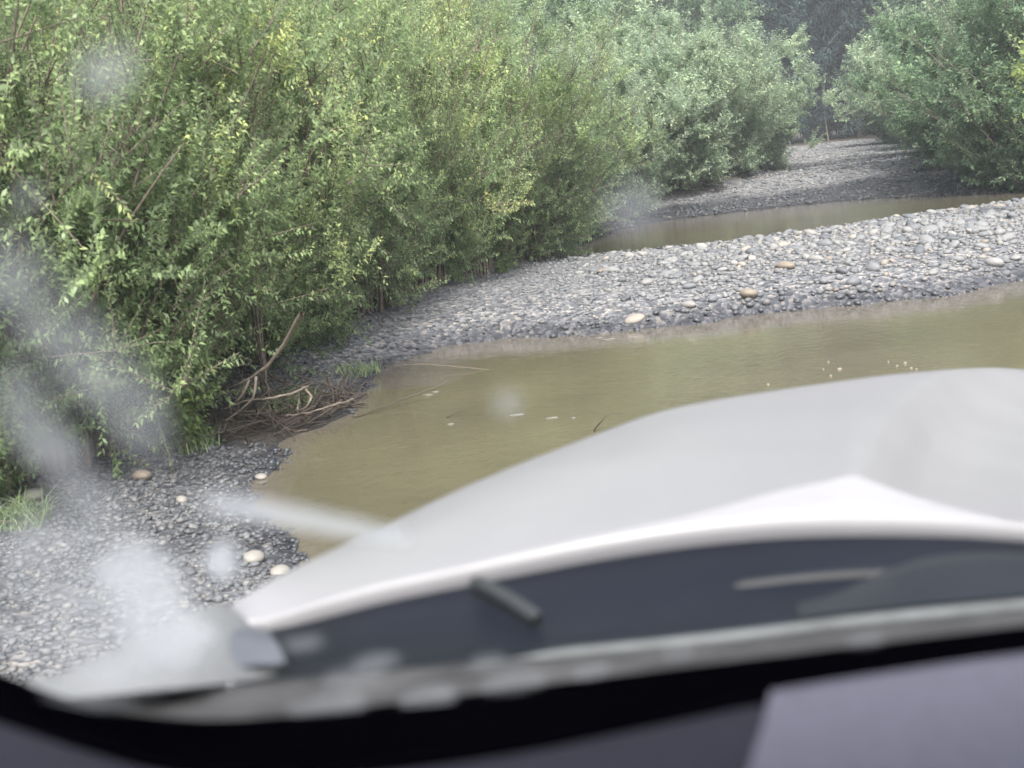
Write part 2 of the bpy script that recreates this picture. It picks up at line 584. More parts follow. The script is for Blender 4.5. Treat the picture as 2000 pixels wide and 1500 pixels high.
ICO1, ICO2, ICO3 = ico(1), ico(2), ico(3)


def pebble_shape(base, seed):
    v = base[0].copy()
    r_ = np.random.default_rng(seed)
    for _ in range(5):                         # soft flats and bulges
        d = r_.normal(size=3)
        d /= np.linalg.norm(d)
        k = v @ d
        v += d[None, :] * (0.14 * np.tanh(2 * k) * r_.uniform(-1, 1))[:, None]
    return v


def scatter(n, box, accept):
    """n random ground points in a box for which accept(x, y) holds."""
    got = []
    tot = 0
    while tot < n:
        x = rng.uniform(box[0], box[1], 6000)
        y = rng.uniform(box[2], box[3], 6000)
        k = accept(x, y)
        if k.sum() == 0:
            break
        got.append(np.stack([x[k], y[k]], 1))
        tot += k.sum()
    return np.concatenate(got)[:n]


def stones_mesh(name, pts, sizes, base, seed=1, tint=None, sink=0.25):
    r_ = np.random.default_rng(seed)
    shapes = [pebble_shape(base, seed * 10 + i) for i in range(10)]
    nv = len(base[0])
    n = len(pts)
    dd0 = np.minimum(sdist(pts[:, 0], pts[:, 1], PA), sdist(pts[:, 0], pts[:, 1], PB))
    sizes = np.where(dd0 < -0.05, np.minimum(sizes * 0.7, 0.045), sizes)
    which = r_.integers(0, 10, n)
    V = np.stack(shapes)[which]
    sc = np.stack([sizes * r_.uniform(0.8, 1.35, n), sizes * r_.uniform(0.7, 1.0, n), sizes * r_.uniform(0.38, 0.68, n)], 1)
    V = V * sc[:, None, :]
    a = r_.uniform(0, 6.28, n)
    tl = r_.normal(0, 0.22, n)
    cy, sy = np.cos(tl), np.sin(tl)
    x, z = V[..., 0] * cy[:, None] - V[..., 2] * sy[:, None], V[..., 0] * sy[:, None] + V[..., 2] * cy[:, None]
    y = V[..., 1]
    ca, sa = np.cos(a)[:, None], np.sin(a)[:, None]
    V = np.stack([x * ca - y * sa, x * sa + y * ca, z], -1)
    h = height(pts[:, 0], pts[:, 1])
    V[..., 0] += pts[:, 0, None]
    V[..., 1] += pts[:, 1, None]
    V[..., 2] += (h + sc[:, 2] * (1 - 2 * sink))[:, None]
    F = (base[1][None] + (np.arange(n) * nv)[:, None, None]).reshape(-1, 3)
    tint = r_.uniform(0, 1, n) if tint is None else tint
    d = np.minimum(sdist(pts[:, 0], pts[:, 1], PA), sdist(pts[:, 0], pts[:, 1], PB))
    wetv = np.clip(1 - (d - 0.02) / 0.30, 0, 1) * np.clip(1 + (d + 0.05) / 0.2, 0.25, 1)
    wetv = np.maximum(wetv, 0.85 * damp(pts[:, 0], pts[:, 1]))
    return mesh_np(name, V.reshape(-1, 3), F, STONE, attrs=[('stone_tint', 'POINT', 'FLOAT', np.repeat(tint, nv)), ('wet', 'POINT', 'FLOAT', np.repeat(wetv, nv))])


def open_gravel(x, y):
    d = np.minimum(sdist(x, y, PA), sdist(x, y, PB))
    fx = np.interp(y, FRONT[:, 1], FRONT[:, 0])
    rx = np.interp(y, [0, 17, 20, 33, 54, 90], [30, 9.5, 9.5, 12.5, 18.2, 24])
    return (d > np.where(y > 8.6, -1.2, -0.12)) & (x > fx - 0.8) & (x < rx)


def cobbly(x, y):
    """How coarse the bar is: fine at its left tip, cobbles to the right."""
    return np.clip((x + 0.4) / 2.6, 0, 1) * (0.75 + 0.35 * vnoise(x, y, 0.9, 2))


def size_for(p, lo, hi, r_):
    c = np.clip(cobbly(p[:, 0], p[:, 1]), 0.12, 1)
    return (lo + (hi - lo) * r_.beta(1.3, 3.2, len(p))) * (0.45 + 0.55 * c)


BAR = (-3.5, 11, 8.5, 19.5)
pb = scatter(15000, BAR, open_gravel)
sz = size_for(pb, 0.020, 0.070, rng)
link('gravel', stones_mesh('gravel', pb, sz, ICO1, 3, tint=np.clip(rng.uniform(0, 1, len(pb)) * 0.75 + 0.25 * np.clip((pb[:, 0] + 1) / 4, 0, 1), 0, 1)))
tag(bpy.data.objects['gravel'], kind='stuff', label='grey river gravel covering the bar between the brown pools', cat='gravel')
SOIL = g(545, 800, 0.1)
pl = scatter(14000, (-5, 1.2, 3.2, 9.0), lambda x, y: open_gravel(x, y) & (np.hypot(x - SOIL[0], (y - SOIL[1]) * 0.8) + 0.25 * vnoise(x, y, 0.2, 2) > 0.55))
sl_ = 0.008 + 0.024 * rng.beta(1.2, 3.5, len(pl))
o = link('gravel', stones_mesh('gravel', pl, sl_, ICO1, 4, tint=rng.uniform(0, 1, len(pl)) ** 1.3 * 0.9))
tag(o, kind='stuff', label='fine dark gravel on the near shore left of the bonnet', cat='gravel')
pf = scatter(11000, (0, 19, 19.5, 58), open_gravel)
sf = 0.025 + 0.05 * rng.beta(1.2, 3.0, len(pf))
o = link('gravel', stones_mesh('gravel', pf, sf, ICO1, 5))
tag(o, kind='stuff', label='far gravel of the track rising beyond the second pool', cat='gravel')

GLINT = principled('glint_bead', (0.20, 0.175, 0.14), 0.4, 0.3, 12)  # pale colour standing in for sun glints on the water
# the largest cobbles one by one
COBBLES = []
for i in range(8):
    COBBLES.append(mesh_np('cobble', pebble_shape(ICO2, 700 + i), ICO2[1], COBBLE))
cand = scatter(1500, (-0.6, 8.6, 9.3, 17.5), lambda x, y: open_gravel(x, y) & (cobbly(x, y) > 0.35) & (sdist(x, y, PA) > 0.12) & (sdist(x, y, PB) > 0.1))
taken = []
for p in cand:
    if all((p[0] - q[0]) ** 2 + (p[1] - q[1]) ** 2 > 0.15 ** 2 for q in taken):
        taken.append(p)
    if len(taken) >= 270:
        break
for i, p in enumerate(taken):
    s = rng.uniform(0.042, 0.078) * (0.85 + 0.3 * min(1, max(0, (p[0]) / 4)))
    o = link('cobble', COBBLES[i % 8], loc=(p[0], p[1], float(height(p[0], p[1])) + s * 0.22))
    o.scale = (s * rng.uniform(0.95, 1.35), s * rng.uniform(0.75, 1.0), s * rng.uniform(0.45, 0.7))
    o.rotation_euler = (rng.normal(0, 0.2), rng.normal(0, 0.2), rng.uniform(0, 6.28))
    tag(o, 'rounded river cobble lying among hundreds like it on the gravel bar between the pools', 'cobble', 'cobbles on the gravel bar')


def single_stone(px, py, size, m, label, seed, flat=0.55):
    p = g(px, py, 0.14)
    me = mesh_np('stone', pebble_shape(ICO3, seed), ICO3[1], m)
    z = float(height(p[0], p[1]))
    o = link('stone', me, loc=(p[0], p[1], z + size * flat * 0.55))
    o.scale = (size * 1.25, size * 0.85, size * flat)
    o.rotation_euler = (0.1, 0.12, 0.3 + 0.1 * seed % 2)
    return tag(o, label, 'stone')


single_stone(1180, 549, 0.085, STONE_TAN, 'flat tan stone lying alone amid grey gravel on the bar left half', 31, 0.4)
single_stone(1462, 577, 0.095, STONE_TAN, 'tan cobble at the water edge of the gravel bar', 32)
single_stone(1535, 543, 0.09, STONE_TAN, 'tan brown cobble in the middle of the heaped bar cobbles', 36)
single_stone(490, 1049, 0.050, STONE_WHITE, 'bright white oval stone on dark gravel just left of bonnet tip', 33, 0.6)
single_stone(540, 1066, 0.040, STONE_WHITE, 'smaller white stone right beside the bright oval one by the pool', 34)
single_stone(351, 948, 0.042, STONE_WHITE, 'small cream stone alone on dark gravel below the bushes', 35)
single_stone(503, 886, 0.040, STONE_WHITE, 'small whitish stone at the pool edge under the driftwood', 37)
single_stone(275, 915, 0.060, STONE_TAN, 'dull buff stone at the foot of the left bushes', 38)
single_stone(65, 965, 0.07, STONE_WHITE, 'pale stone beside the grass at the left edge', 39)
for i, (px, py) in enumerate([(1608, 722), (1618, 708), (1622, 735), (1640, 722), (1735, 708), (1752, 716), (1768, 710), (1780, 720), (1790, 722), (1500, 752)]):  # small beads added where the sun glints on the pool
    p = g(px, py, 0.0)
    o = link('sun_glint', COBBLES[i % 8], loc=(p[0], p[1], 0.002))
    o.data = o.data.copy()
    o.data.materials[0] = GLINT
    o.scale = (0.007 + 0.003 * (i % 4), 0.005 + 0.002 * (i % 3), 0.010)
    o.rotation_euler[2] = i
    tag(o, 'sun glint on the brown water just beyond the bonnet ridge, shaped as a bead', 'sun_glint', 'sun glints on the near pool')


# ------------------------------------------------------------------ foliage
def unit(v):
    return v / (np.linalg.norm(v, axis=-1, keepdims=True) + 1e-9)


def leaves_on_shoots(base, dirs, length, k, size, aspect, tint, r_, droop=0.25, spread=0.9):
    """Alternate leaves along straight shoots -> verts (n*4,3), quads, per-face tint."""
    n = len(base)
    s = (np.arange(k)[None, :] + r_.uniform(0, 1, (n, k))) / k
    s = 0.08 + 0.92 * s
    pos = base[:, None, :] + dirs[:, None, :] * (length[:, None] * s)[..., None]
    pos[..., 2] -= droop * 0.25 * length[:, None] * s ** 2
    ref = np.array([0.3, 0.2, 0.93])
    a = unit(np.cross(dirs, ref[None]))
    c = np.cross(dirs, a)
    ph = (np.arange(k) * 2.4)[None, :] + r_.uniform(0, 6.28, n)[:, None] + r_.normal(0, 0.4, (n, k))
    perp = a[:, None, :] * np.cos(ph)[..., None] + c[:, None, :] * np.sin(ph)[..., None]
    ld = dirs[:, None, :] * 0.55 + perp * spread + r_.normal(0, 0.22, (n, k, 3))
    ld[..., 2] -= droop * 0.6
    ld = unit(ld).reshape(-1, 3)
    pos = pos.reshape(-1, 3)
    m_ = len(pos)
    nrm = np.array([0, 0, 1.0])[None] + r_.normal(0, 0.55, (m_, 3))
    side = unit(np.cross(ld, nrm))
    nn = np.cross(side, ld)
    L = size * r_.uniform(0.65, 1.3, m_)
    W = L * aspect * r_.uniform(0.8, 1.2, m_)
    v0 = pos
    mid = pos + ld * (L * 0.45)[:, None] + nn * (L * 0.06)[:, None]
    v1 = mid + side * (W * 0.5)[:, None]
    v3 = mid - side * (W * 0.5)[:, None]
    v2 = pos + ld * L[:, None] - nn * (L * 0.10)[:, None]
    V = np.stack([v0, v1, v2, v3], 1).reshape(-1, 3)
    F = np.arange(m_ * 4).reshape(-1, 4)
    T = np.clip(np.repeat(tint, k) + r_.normal(0, 0.10, m_), 0, 1)
    return V, F, T


def make_bush(seed, Hh, Rr, n_stems, shoots, k, leaf, aspect, lm, upright=0.6, low=0.12):
    """Many stemmed bush: returns (stems mesh, foliage mesh), foot at the origin."""
    r_ = np.random.default_rng(seed)
    paths, bases, dirs, lens, tints = [], [], [], [], []
    for i in range(n_stems):
        az = r_.uniform(0, 6.28)
        rr = Rr * math.sqrt(r_.uniform(0.02, 1.0))
        hh = Hh * r_.uniform(0.62, 1.05) * (1 - 0.45 * (rr / Rr) ** 2)
        b0 = np.array([math.cos(az), math.sin(az), 0]) * rr * 0.28
        tip = np.array([math.cos(az) * rr + r_.normal(0, 0.15), math.sin(az) * rr + r_.normal(0, 0.15), hh])
        t_ = np.linspace(0, 1, 9)[:, None]
        q = t_ ** (1.0 + 0.7 * upright)
        pts = b0 * (1 - q) + tip * q
        pts[:, 2] = hh * (t_[:, 0] * (1.25 - 0.25 * t_[:, 0]))
        pts[:, :2] += np.stack([np.sin(t_[:, 0] * 5 + i), np.cos(t_[:, 0] * 4 + i * 2)], 1) * 0.06
        paths.append((pts, np.linspace(0.022, 0.005, 9) * (0.7 + 0.1 * Hh)))
        cl_t = low + (1 - low) * r_.beta(1.1, 1.0, max(4, shoots // 7))
        cl_c = r_.normal(0, 0.19, len(cl_t))
        cl_o = r_.normal(0, 0.24, (len(cl_t), 3))
        cl_t[:max(1, len(cl_t) // 5)] *= 0.35          # boughs that droop near the ground
        for s_i in range(shoots):
            ci = s_i % len(cl_t)
            q = float(np.clip(cl_t[ci] + r_.normal(0, 0.03), 0.01, 1))
            f = q * 8
            j = min(int(f), 7)
            p = pts[j] * (1 - (f - j)) + pts[j + 1] * (f - j)
            outw = np.array([p[0], p[1], 0])
            outw /= np.linalg.norm(outw) + 0.2
            d = outw * r_.uniform(0.1, 0.9) + np.array([0, 0, upright + 0.25 * q]) + r_.normal(0, 0.45, 3)
            bases.append(p + cl_o[ci] * (0.4 + q) + outw * 0.25)
            dirs.append(d / np.linalg.norm(d))
            lens.append(r_.uniform(0.25, 0.62) * (0.6 + 0.4 * Rr / 1.8))
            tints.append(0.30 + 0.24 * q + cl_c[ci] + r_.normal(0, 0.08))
    bases, dirs, lens, tints = map(np.array, (bases, dirs, lens, tints))
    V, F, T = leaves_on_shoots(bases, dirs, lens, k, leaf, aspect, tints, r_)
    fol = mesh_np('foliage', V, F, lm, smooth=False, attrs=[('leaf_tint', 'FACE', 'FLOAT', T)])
    for p, d, l in list(zip(bases, dirs, lens))[::2]:
        paths.append((np.array([p, p + d * l * 0.5, p + d * l]), np.array([0.006, 0.004, 0.002])))
    SV, SF = tubes(paths, 4)
    return mesh_np('stems', SV, SF, BARK), fol


def make_tree(seed, Hh, Rr, n_limbs, shoots, k, leaf, aspect, lm, crown0=0.15):
    r_ = np.random.default_rng(seed)
    paths = []
    tp = np.array([[0, 0, -0.1], [0.05, 0.02, Hh * 0.3], [0.12, -0.06, Hh * 0.65], [0.1, 0.05, Hh * 0.98]])
    tp = curve(tp, 14)
    paths.append((tp, np.linspace(0.16, 0.02, 14) * Hh / 9))
    bases, dirs, lens, tints = [], [], [], []
    for i in range(n_limbs):
        q = crown0 + (1 - crown0) * (i + r_.uniform(0, 1)) / n_limbs
        f = q * 13
        j = min(int(f), 12)
        p0 = tp[j]
        az = i * 2.4 + r_.normal(0, 0.4)
        env = math.sin(math.pi * (0.18 + 0.80 * q)) ** 0.8
        ln = Rr * (0.35 + 0.75 * env) * r_.uniform(0.7, 1.15)
        d = np.array([math.cos(az), math.sin(az), r_.uniform(0.15, 0.7)])
        t_ = np.linspace(0, 1, 7)[:, None]
        pts = p0 + d * ln * t_ + np.array([0, 0, -0.25 * ln]) * t_ ** 2 + np.sin(t_ * 4 + i) * 0.08
        paths.append((pts, np.linspace(0.05, 0.008, 7) * Hh / 9))
        clump = r_.normal(0, 0.12)
        for s in range(shoots):
            f2 = (0.2 + 0.8 * r_.uniform(0, 1) ** 0.7) * 6
            jj = min(int(f2), 5)
            p = pts[jj] * (1 - (f2 - jj)) + pts[jj + 1] * (f2 - jj) + r_.normal(0, 0.22, 3)
            dd = unit(d * 0.4 + r_.normal(0, 0.6, 3) + np.array([0, 0, 0.35]))
            bases.append(p)
            dirs.append(dd)
            lens.append(r_.uniform(0.4, 0.9))
            tints.append(0.35 + 0.25 * q + clump + r_.normal(0, 0.12))
    bases, dirs, lens, tints = map(np.array, (bases, dirs, lens, tints))
    V, F, T = leaves_on_shoots(bases, dirs, lens, k, leaf, aspect, tints, r_, droop=0.4)
    fol = mesh_np('crown', V, F, lm, smooth=False, attrs=[('leaf_tint', 'FACE', 'FLOAT', T)])
    SV, SF = tubes(paths, 6)
    return mesh_np('trunk', SV, SF, BARK_GREY), fol


def make_conifer(seed, Hh, Rr):
    r_ = np.random.default_rng(seed)
    tp = np.stack([np.zeros(12), np.zeros(12), np.linspace(-0.1, Hh, 12)], 1)
    paths = [(tp, np.linspace(0.22, 0.02, 12))]
    bases, dirs, lens, tints = [], [], [], []
    nb = 150
    for i in range(nb):
        q = 0.08 + 0.92 * (i / nb)
        az = i * 2.4
        ln = Rr * (1 - q) ** 0.8 * r_.uniform(0.7, 1.1) + 0.25
        d = np.array([math.cos(az), math.sin(az), 0.05])
        t_ = np.linspace(0, 1, 6)[:, None]
        pts = np.array([0, 0, q * Hh]) + d * ln * t_ + np.array([0, 0, -0.42 * ln]) * t_ ** 1.6
        paths.append((pts, np.linspace(0.03, 0.006, 6)))
        nn = int(10 + 14 * ln)
        for s in range(nn):
            f2 = r_.uniform(0.12, 1) * 5
            jj = min(int(f2), 4)
            p = pts[jj] * (1 - (f2 - jj)) + pts[jj + 1] * (f2 - jj)
            sd_ = np.array([-d[1], d[0], 0]) * (1 if s % 2 else -1)
            bases.append(p)
            dirs.append(unit(d * 0.6 + sd_ * 0.7 + np.array([0, 0, -0.45]) + r_.normal(0, 0.2, 3)))
            lens.append(r_.uniform(0.3, 0.75) * (0.6 + 0.2 * ln))
            tints.append(0.45 + r_.normal(0, 0.2))
    bases, dirs, lens, tints = map(np.array, (bases, dirs, lens, tints))
    V, F, T = leaves_on_shoots(bases, dirs, lens, 9, 0.20, 0.30, tints, r_, droop=0.3, spread=0.6)
    SV, SF = tubes(paths, 5)
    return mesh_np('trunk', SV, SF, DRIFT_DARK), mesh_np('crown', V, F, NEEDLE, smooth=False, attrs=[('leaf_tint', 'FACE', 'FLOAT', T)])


def plant(name, protos, names, x, y, rz, scale, label, cat, group=None, z=None):
    e = bpy.data.objects.new(name, None)
    COL.objects.link(e)
    e.empty_display_size = 0.3
    e.location = (x, y, float(height(x, y)) - 0.03 if z is None else z)
    e.rotation_euler = (0, 0, rz)
    e.scale = (scale[0], scale[0], scale[1])
    tag(e, label, cat, group)
    for me, nm in zip(protos, names):
        link(nm, me, e)
    return e


BN = ('stems', 'foliage')
TN = ('trunk', 'crown')
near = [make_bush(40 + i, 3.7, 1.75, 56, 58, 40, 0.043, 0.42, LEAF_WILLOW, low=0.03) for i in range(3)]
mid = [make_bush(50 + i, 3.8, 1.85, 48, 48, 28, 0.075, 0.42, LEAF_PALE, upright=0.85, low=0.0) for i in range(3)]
mid_shaded = [make_bush(55 + i, 3.8, 1.85, 48, 48, 28, 0.075, 0.42, LEAF_TREE, upright=0.85, low=0.0) for i in range(2)]  # mid bush again, the right bank's shade put into darker leaves
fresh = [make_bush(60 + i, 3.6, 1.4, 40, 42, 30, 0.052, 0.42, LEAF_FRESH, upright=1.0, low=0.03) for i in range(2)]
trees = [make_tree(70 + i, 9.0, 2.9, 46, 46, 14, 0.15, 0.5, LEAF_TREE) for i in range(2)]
ltrees = [make_tree(80 + i, 7.5, 2.4, 44, 44, 14, 0.13, 0.5, LEAF_PALE) for i in range(2)]
conifers = [make_conifer(90 + i, 17.0, 3.6) for i in range(2)]

# ------------------------------------------------------------------ bushes and trees where they stand
LB = 'willow bushes along the left bank'
front = [  # foot pixel, kind, radius scale, height scale, label
    (-150, 1010, near, 0.85, 0.95, 'willow bush cut off by the left edge above the near gravel'),
    (110, 930, near, 0.80, 0.95, 'willow bush over the near gravel behind the dust streak on the glass'),
    (300, 840, near, 0.80, 0.98, 'willow bush with low leafy boughs just left of the driftwood'),
    (470, 735, near, 0.85, 1.0, 'olive green willow bush right behind the driftwood tangle'),
    (600, 690, near, 0.70, 1.0, 'willow bush with bare dark stems above the driftwood'),
    (720, 640, near, 0.80, 1.0, 'willow bush whose stems lean over the left tip of the gravel bar'),
    (830, 592, near, 0.80, 1.05, 'dense willow bush hanging over the left end of the gravel bar'),
    (930, 550, fresh, 0.85, 1.0, 'brighter green willow bush beside the middle of the gravel bar edge'),
    (1040, 508, near, 0.95, 1.0, 'willow bush at the brown inlet where the second pool ends'),
    (1150, 462, mid, 0.95, 0.95, 'pale willow bush standing at the left end of the second pool'),
    (1240, 425, mid, 1.0, 1.0, 'pale willow bush on the far shore of the second pool'),
    (1330, 390, mid, 1.05, 1.0, 'rounded grey green willow bush at the dark gravel strip'),
    (1385, 378, mid, 1.1, 1.0, 'grey green willow bush along the far gravel track'),
    (1455, 358, mid, 1.1, 1.02, 'last but one willow bush before the far forest gap'),
    (1505, 340, mid, 1.05, 1.0, 'last willow bush of the left row beside the dark forest gap'),
]
nrm = np.array([-0.80, 0.60])
for i, (px, py, kind, rs, hsz, lab) in enumerate(front):
    p = g(px, py, float(np.interp(py, [330, 370, 400, 440], [.42, .34, .18, .1])))[:2]
    rad = (1.7 if kind is near else 1.8 if kind is mid else 1.4) * rs
    q = p + nrm * rad * (0.12 if i < 9 else 0.38)
    plant('willow_bush', kind[i % len(kind)], BN, q[0], q[1], rng.uniform(0, 6.28), (rs, hsz), lab, 'bush', LB)
    q2 = p + nrm * (rad * 0.72 + 1.9) + rng.normal(0, 0.3, 2)
    k2 = fresh if i in (2, 5, 8) else near if i < 9 else mid
    plant('willow_bush', k2[(i + 1) % len(k2)], BN, q2[0], q2[1], rng.uniform(0, 6.28), (rs * 1.12, hsz * (1.12 if i < 9 else 1.0)),
          'willow bush in the second row of the left bank thicket', 'bush', 'second row of left bank willows')
    q3 = p + nrm * (rad * 0.72 + 4.2) + rng.normal(0, 0.5, 2)
    if i % 3 == 1:
        plant('willow_bush', near[i % 3], BN, q3[0], q3[1], rng.uniform(0, 6.28), (rs * 1.2, hsz * 1.35),
              'tall willow bush deep in the left bank thicket', 'bush', 'tall willows deep in the thicket')

LT = 'trees behind the left bank willows'
for i, (x, y, kd, s) in enumerate([(-8.5, 13, ltrees, 0.9), (-6.0, 18, trees, 0.85), (-9.5, 21, ltrees, 1.1), (-3.2, 23, ltrees, 0.95), (-6.5, 28, trees, 1.1), (-0.3, 29, ltrees, 1.0),
                                   (2.5, 36, trees, 0.95), (-2.5, 37, trees, 1.15), (5.2, 43, ltrees, 1.05), (1.5, 47, trees, 1.2), (8.2, 52, trees, 1.05), (5.0, 56, trees, 1.25), (11.2, 61, trees, 1.15),
                                   (-12, 16, trees, 1.0), (-13, 27, trees, 1.2)]):
    plant('broadleaf_tree', kd[i % 2], TN, x, y, i * 1.1, (s, s), 'leafy tree rising behind the willow bushes of the left bank', 'tree', LT)
for i, (x, y, s) in enumerate([(15.0, 66, 1.0), (18.0, 71, 1.1), (21.5, 67, 1.0), (12.0, 73, 1.15), (25.0, 72, 1.1), (16.3, 79, 1.2), (8.5, 74, 1.1), (21.0, 81, 1.2), (29, 70, 1.0), (3, 72, 1.1), (34, 64, 1.1), (38, 54, 1.0), (40, 44, 1.1), (19.5, 76, 1.3), (14.0, 84, 1.4), (24, 84, 1.4), (10, 84, 1.4), (29, 80, 1.3), (4, 82, 1.3), (-4, 74, 1.2), (35, 74, 1.3)]):
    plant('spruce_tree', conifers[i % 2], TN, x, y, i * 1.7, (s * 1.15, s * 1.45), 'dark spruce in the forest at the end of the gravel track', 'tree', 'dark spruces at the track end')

RB = 'bushes along the right bank'
right = [(18.1, 52, mid, 1.0, 0.9, 'low willow bush on the right corner where the far track ends'),
         (18.8, 52, mid, 1.3, 1.2, 'willow bush at the far right end of the gravel track'),
         (16.3, 43, mid, 1.25, 1.25, 'tall willow bush right of the pale far track'),
         (14.4, 36.5, mid, 1.35, 1.2, 'spreading pale willow bush leaning over the dark gravel ridge'),
         (12.6, 30.0, mid_shaded, 1.25, 1.15, 'shaded willow bush on the right bank above the ridge'),
         (11.6, 25.5, mid_shaded, 1.2, 1.15, 'dusky willow bush right of the second pool'),
         (10.9, 21.8, mid_shaded, 1.1, 1.1, 'darker willow bush above the right end of the second pool'),
         (13.5, 22.5, mid_shaded, 1.2, 1.3, 'tall willow bush at the right edge behind the cobble bar'),
         (15.0, 28, mid_shaded, 1.3, 1.4, 'shaded willow bush in the second row of the right bank'),
         (12.8, 18.5, mid_shaded, 1.1, 1.0, 'willow bush cut by the right edge above the cobbles')]
for i, (x, y, kd, rs, hz, lab) in enumerate(right):
    if y > 23:
        x, y = x * 0.88 + (0.35 if y < 32 else 0.75), y * 0.88
    plant('willow_bush', kd[(i + 1) % len(kd)], BN, x - 0.5, y - 0.9, i * 2.2, (rs, hz), lab, 'bush', RB)
for i, (x, y, kd, s) in enumerate([(16.5, 37, ltrees, 1.05), (19.5, 45, trees, 1.1), (15.8, 30.5, ltrees, 1.05), (18.5, 30, trees, 1.15), (17.5, 24, trees, 1.1), (22.5, 54, trees, 1.2), (23, 38, trees, 1.3), (16, 19, ltrees, 1.0), (22, 27, trees, 1.3), (27, 47, trees, 1.3)]):
    plant('broadleaf_tree', kd[i % 2], TN, x, y, 0.5 + i * 1.3, (s, s), 'leafy tree rising behind the bushes of the right bank', 'tree', 'trees behind the right bank bushes')
# a pale dead stem in the dark gap
dp = g(1655, 292, 0.3)
pts = curve([(0, 0, -0.1), (-0.15, 0, 1.4), (-0.05, 0.1, 2.6), (-0.5, 0.1, 4.0)], 12)
paths = [(pts, np.linspace(0.05, 0.02, 12)), (curve([pts[6], pts[6] + np.array([-0.9, 0, 0.7])], 5), np.linspace(0.025, 0.01, 5)), (curve([pts[7], pts[7] + np.array([0.8, 0, 0.9])], 5), np.linspace(0.025, 0.01, 5))]
V, F = tubes(paths, 6)
tag(link('dead_tree', mesh_np('dead_tree', V, F, BARK), loc=(dp[0] + 3.0, dp[1] + 13, float(height(dp[0] + 3.0, dp[1] + 13)))), 'thin bare grey trunk standing in the dark forest gap', 'tree')

# yellow-green sapling sticking in from the right edge
r_ = np.random.default_rng(5)


def small_plant(name, x, y, stems, shoots, k, leaf, aspect, lm, label, cat, Hh=1.0, spread=0.5, lean=(0, 0), parts=('stems', 'foliage'), z=None, seed=3, f0=0.3):
    r_ = np.random.default_rng(seed)
    paths, B, D, L, T = [], [], [], [], []
    for i in range(stems):
        az = r_.uniform(0, 6.28)
        tip = np.array([math.cos(az) * spread * r_.uniform(0.2, 1) + lean[0], math.sin(az) * spread * r_.uniform(0.2, 1) + lean[1], Hh * r_.uniform(0.6, 1.05)])
        t_ = np.linspace(0, 1, 7)[:, None]
        pts = tip * t_ ** np.array([1.5, 1.5, 0.9])
        paths.append((pts, np.linspace(0.012, 0.003, 7) * min(0.6, max(0.4, Hh))))
        for s in range(shoots):
            f = r_.uniform(f0, 1) * 6
            j = min(int(f), 5)
            B.append(pts[j] * (1 - f + j) + pts[j + 1] * (f - j))
            D.append(unit(np.array([tip[0] * 0.4, tip[1] * 0.4, 0.5]) + r_.normal(0, 0.5, 3)))
            L.append(r_.uniform(0.15, 0.4) * Hh ** 0.5)
            T.append(r_.uniform(0.2, 0.9))
    V, F, Tt = leaves_on_shoots(*map(np.array, (B, D, L)), k, leaf, aspect, np.array(T), r_)
    SV, SF = tubes(paths, 4)
    e = bpy.data.objects.new(name, None)
    COL.objects.link(e)
    e.location = (x, y, float(height(x, y)) - 0.02 if z is None else z)
    tag(e, label, cat)
    link(parts[0], mesh_np(parts[0], SV, SF, BARK), e)
    link(parts[1], mesh_np(parts[1], V, F, lm, smooth=False, attrs=[('leaf_tint', 'FACE', 'FLOAT', Tt)]), e)
    return e


sp = P(2010, 180, 14.5)
small_plant('sapling', sp[0] + 0.75, sp[1], 10, 12, 10, 0.085, 0.6, LEAF_YELLOW, 'sapling with bright yellow green leaves poking in at the right edge', 'sapling', Hh=2.0, spread=0.45, lean=(-0.5, 0), seed=8, f0=0.75)
p = g(262, 790, 0.2)
small_plant('leafy_shoot', p[0], p[1] + 0.2, 4, 12, 8, 0.06, 0.5, LEAF_FRESH, 'fresh bright green shoot low among the left bushes', 'plant', Hh=0.85, spread=0.22)
p = g(365, 860, 0.15)
small_plant('leafy_shoot', p[0], p[1], 6, 12, 8, 0.05, 0.45, LEAF_FRESH, 'low green sprig beside the driftwood above the pool edge', 'plant', Hh=0.4, spread=0.3, seed=6)
p = g(1075, 500, 0.1)
small_plant('leafy_shoot', p[0], p[1], 5, 10, 8, 0.08, 0.45, LEAF_FRESH, 'small leafy sprig at the inlet between bar and bushes', 'plant', Hh=0.5, spread=0.45, seed=7)
p = g(385, 100, 0.1)
yb = P(400, 150, 7.3)
small_plant('young_willow', yb[0] + 0.1, yb[1], 8, 14, 12, 0.045, 0.4, LEAF_YELLOW, 'young willow with yellowing leaves among the upper left bushes', 'bush', Hh=2.75, spread=0.3, seed=12, f0=0.90)
yb = P(895, 120, 12.9)
small_plant('young_willow', yb[0], yb[1], 14, 34, 12, 0.07, 0.35, LEAF_FRESH, 'upright fresh green willow shoots in front of the paler thicket', 'bush', Hh=2.9, spread=0.4, seed=14, f0=0.45)


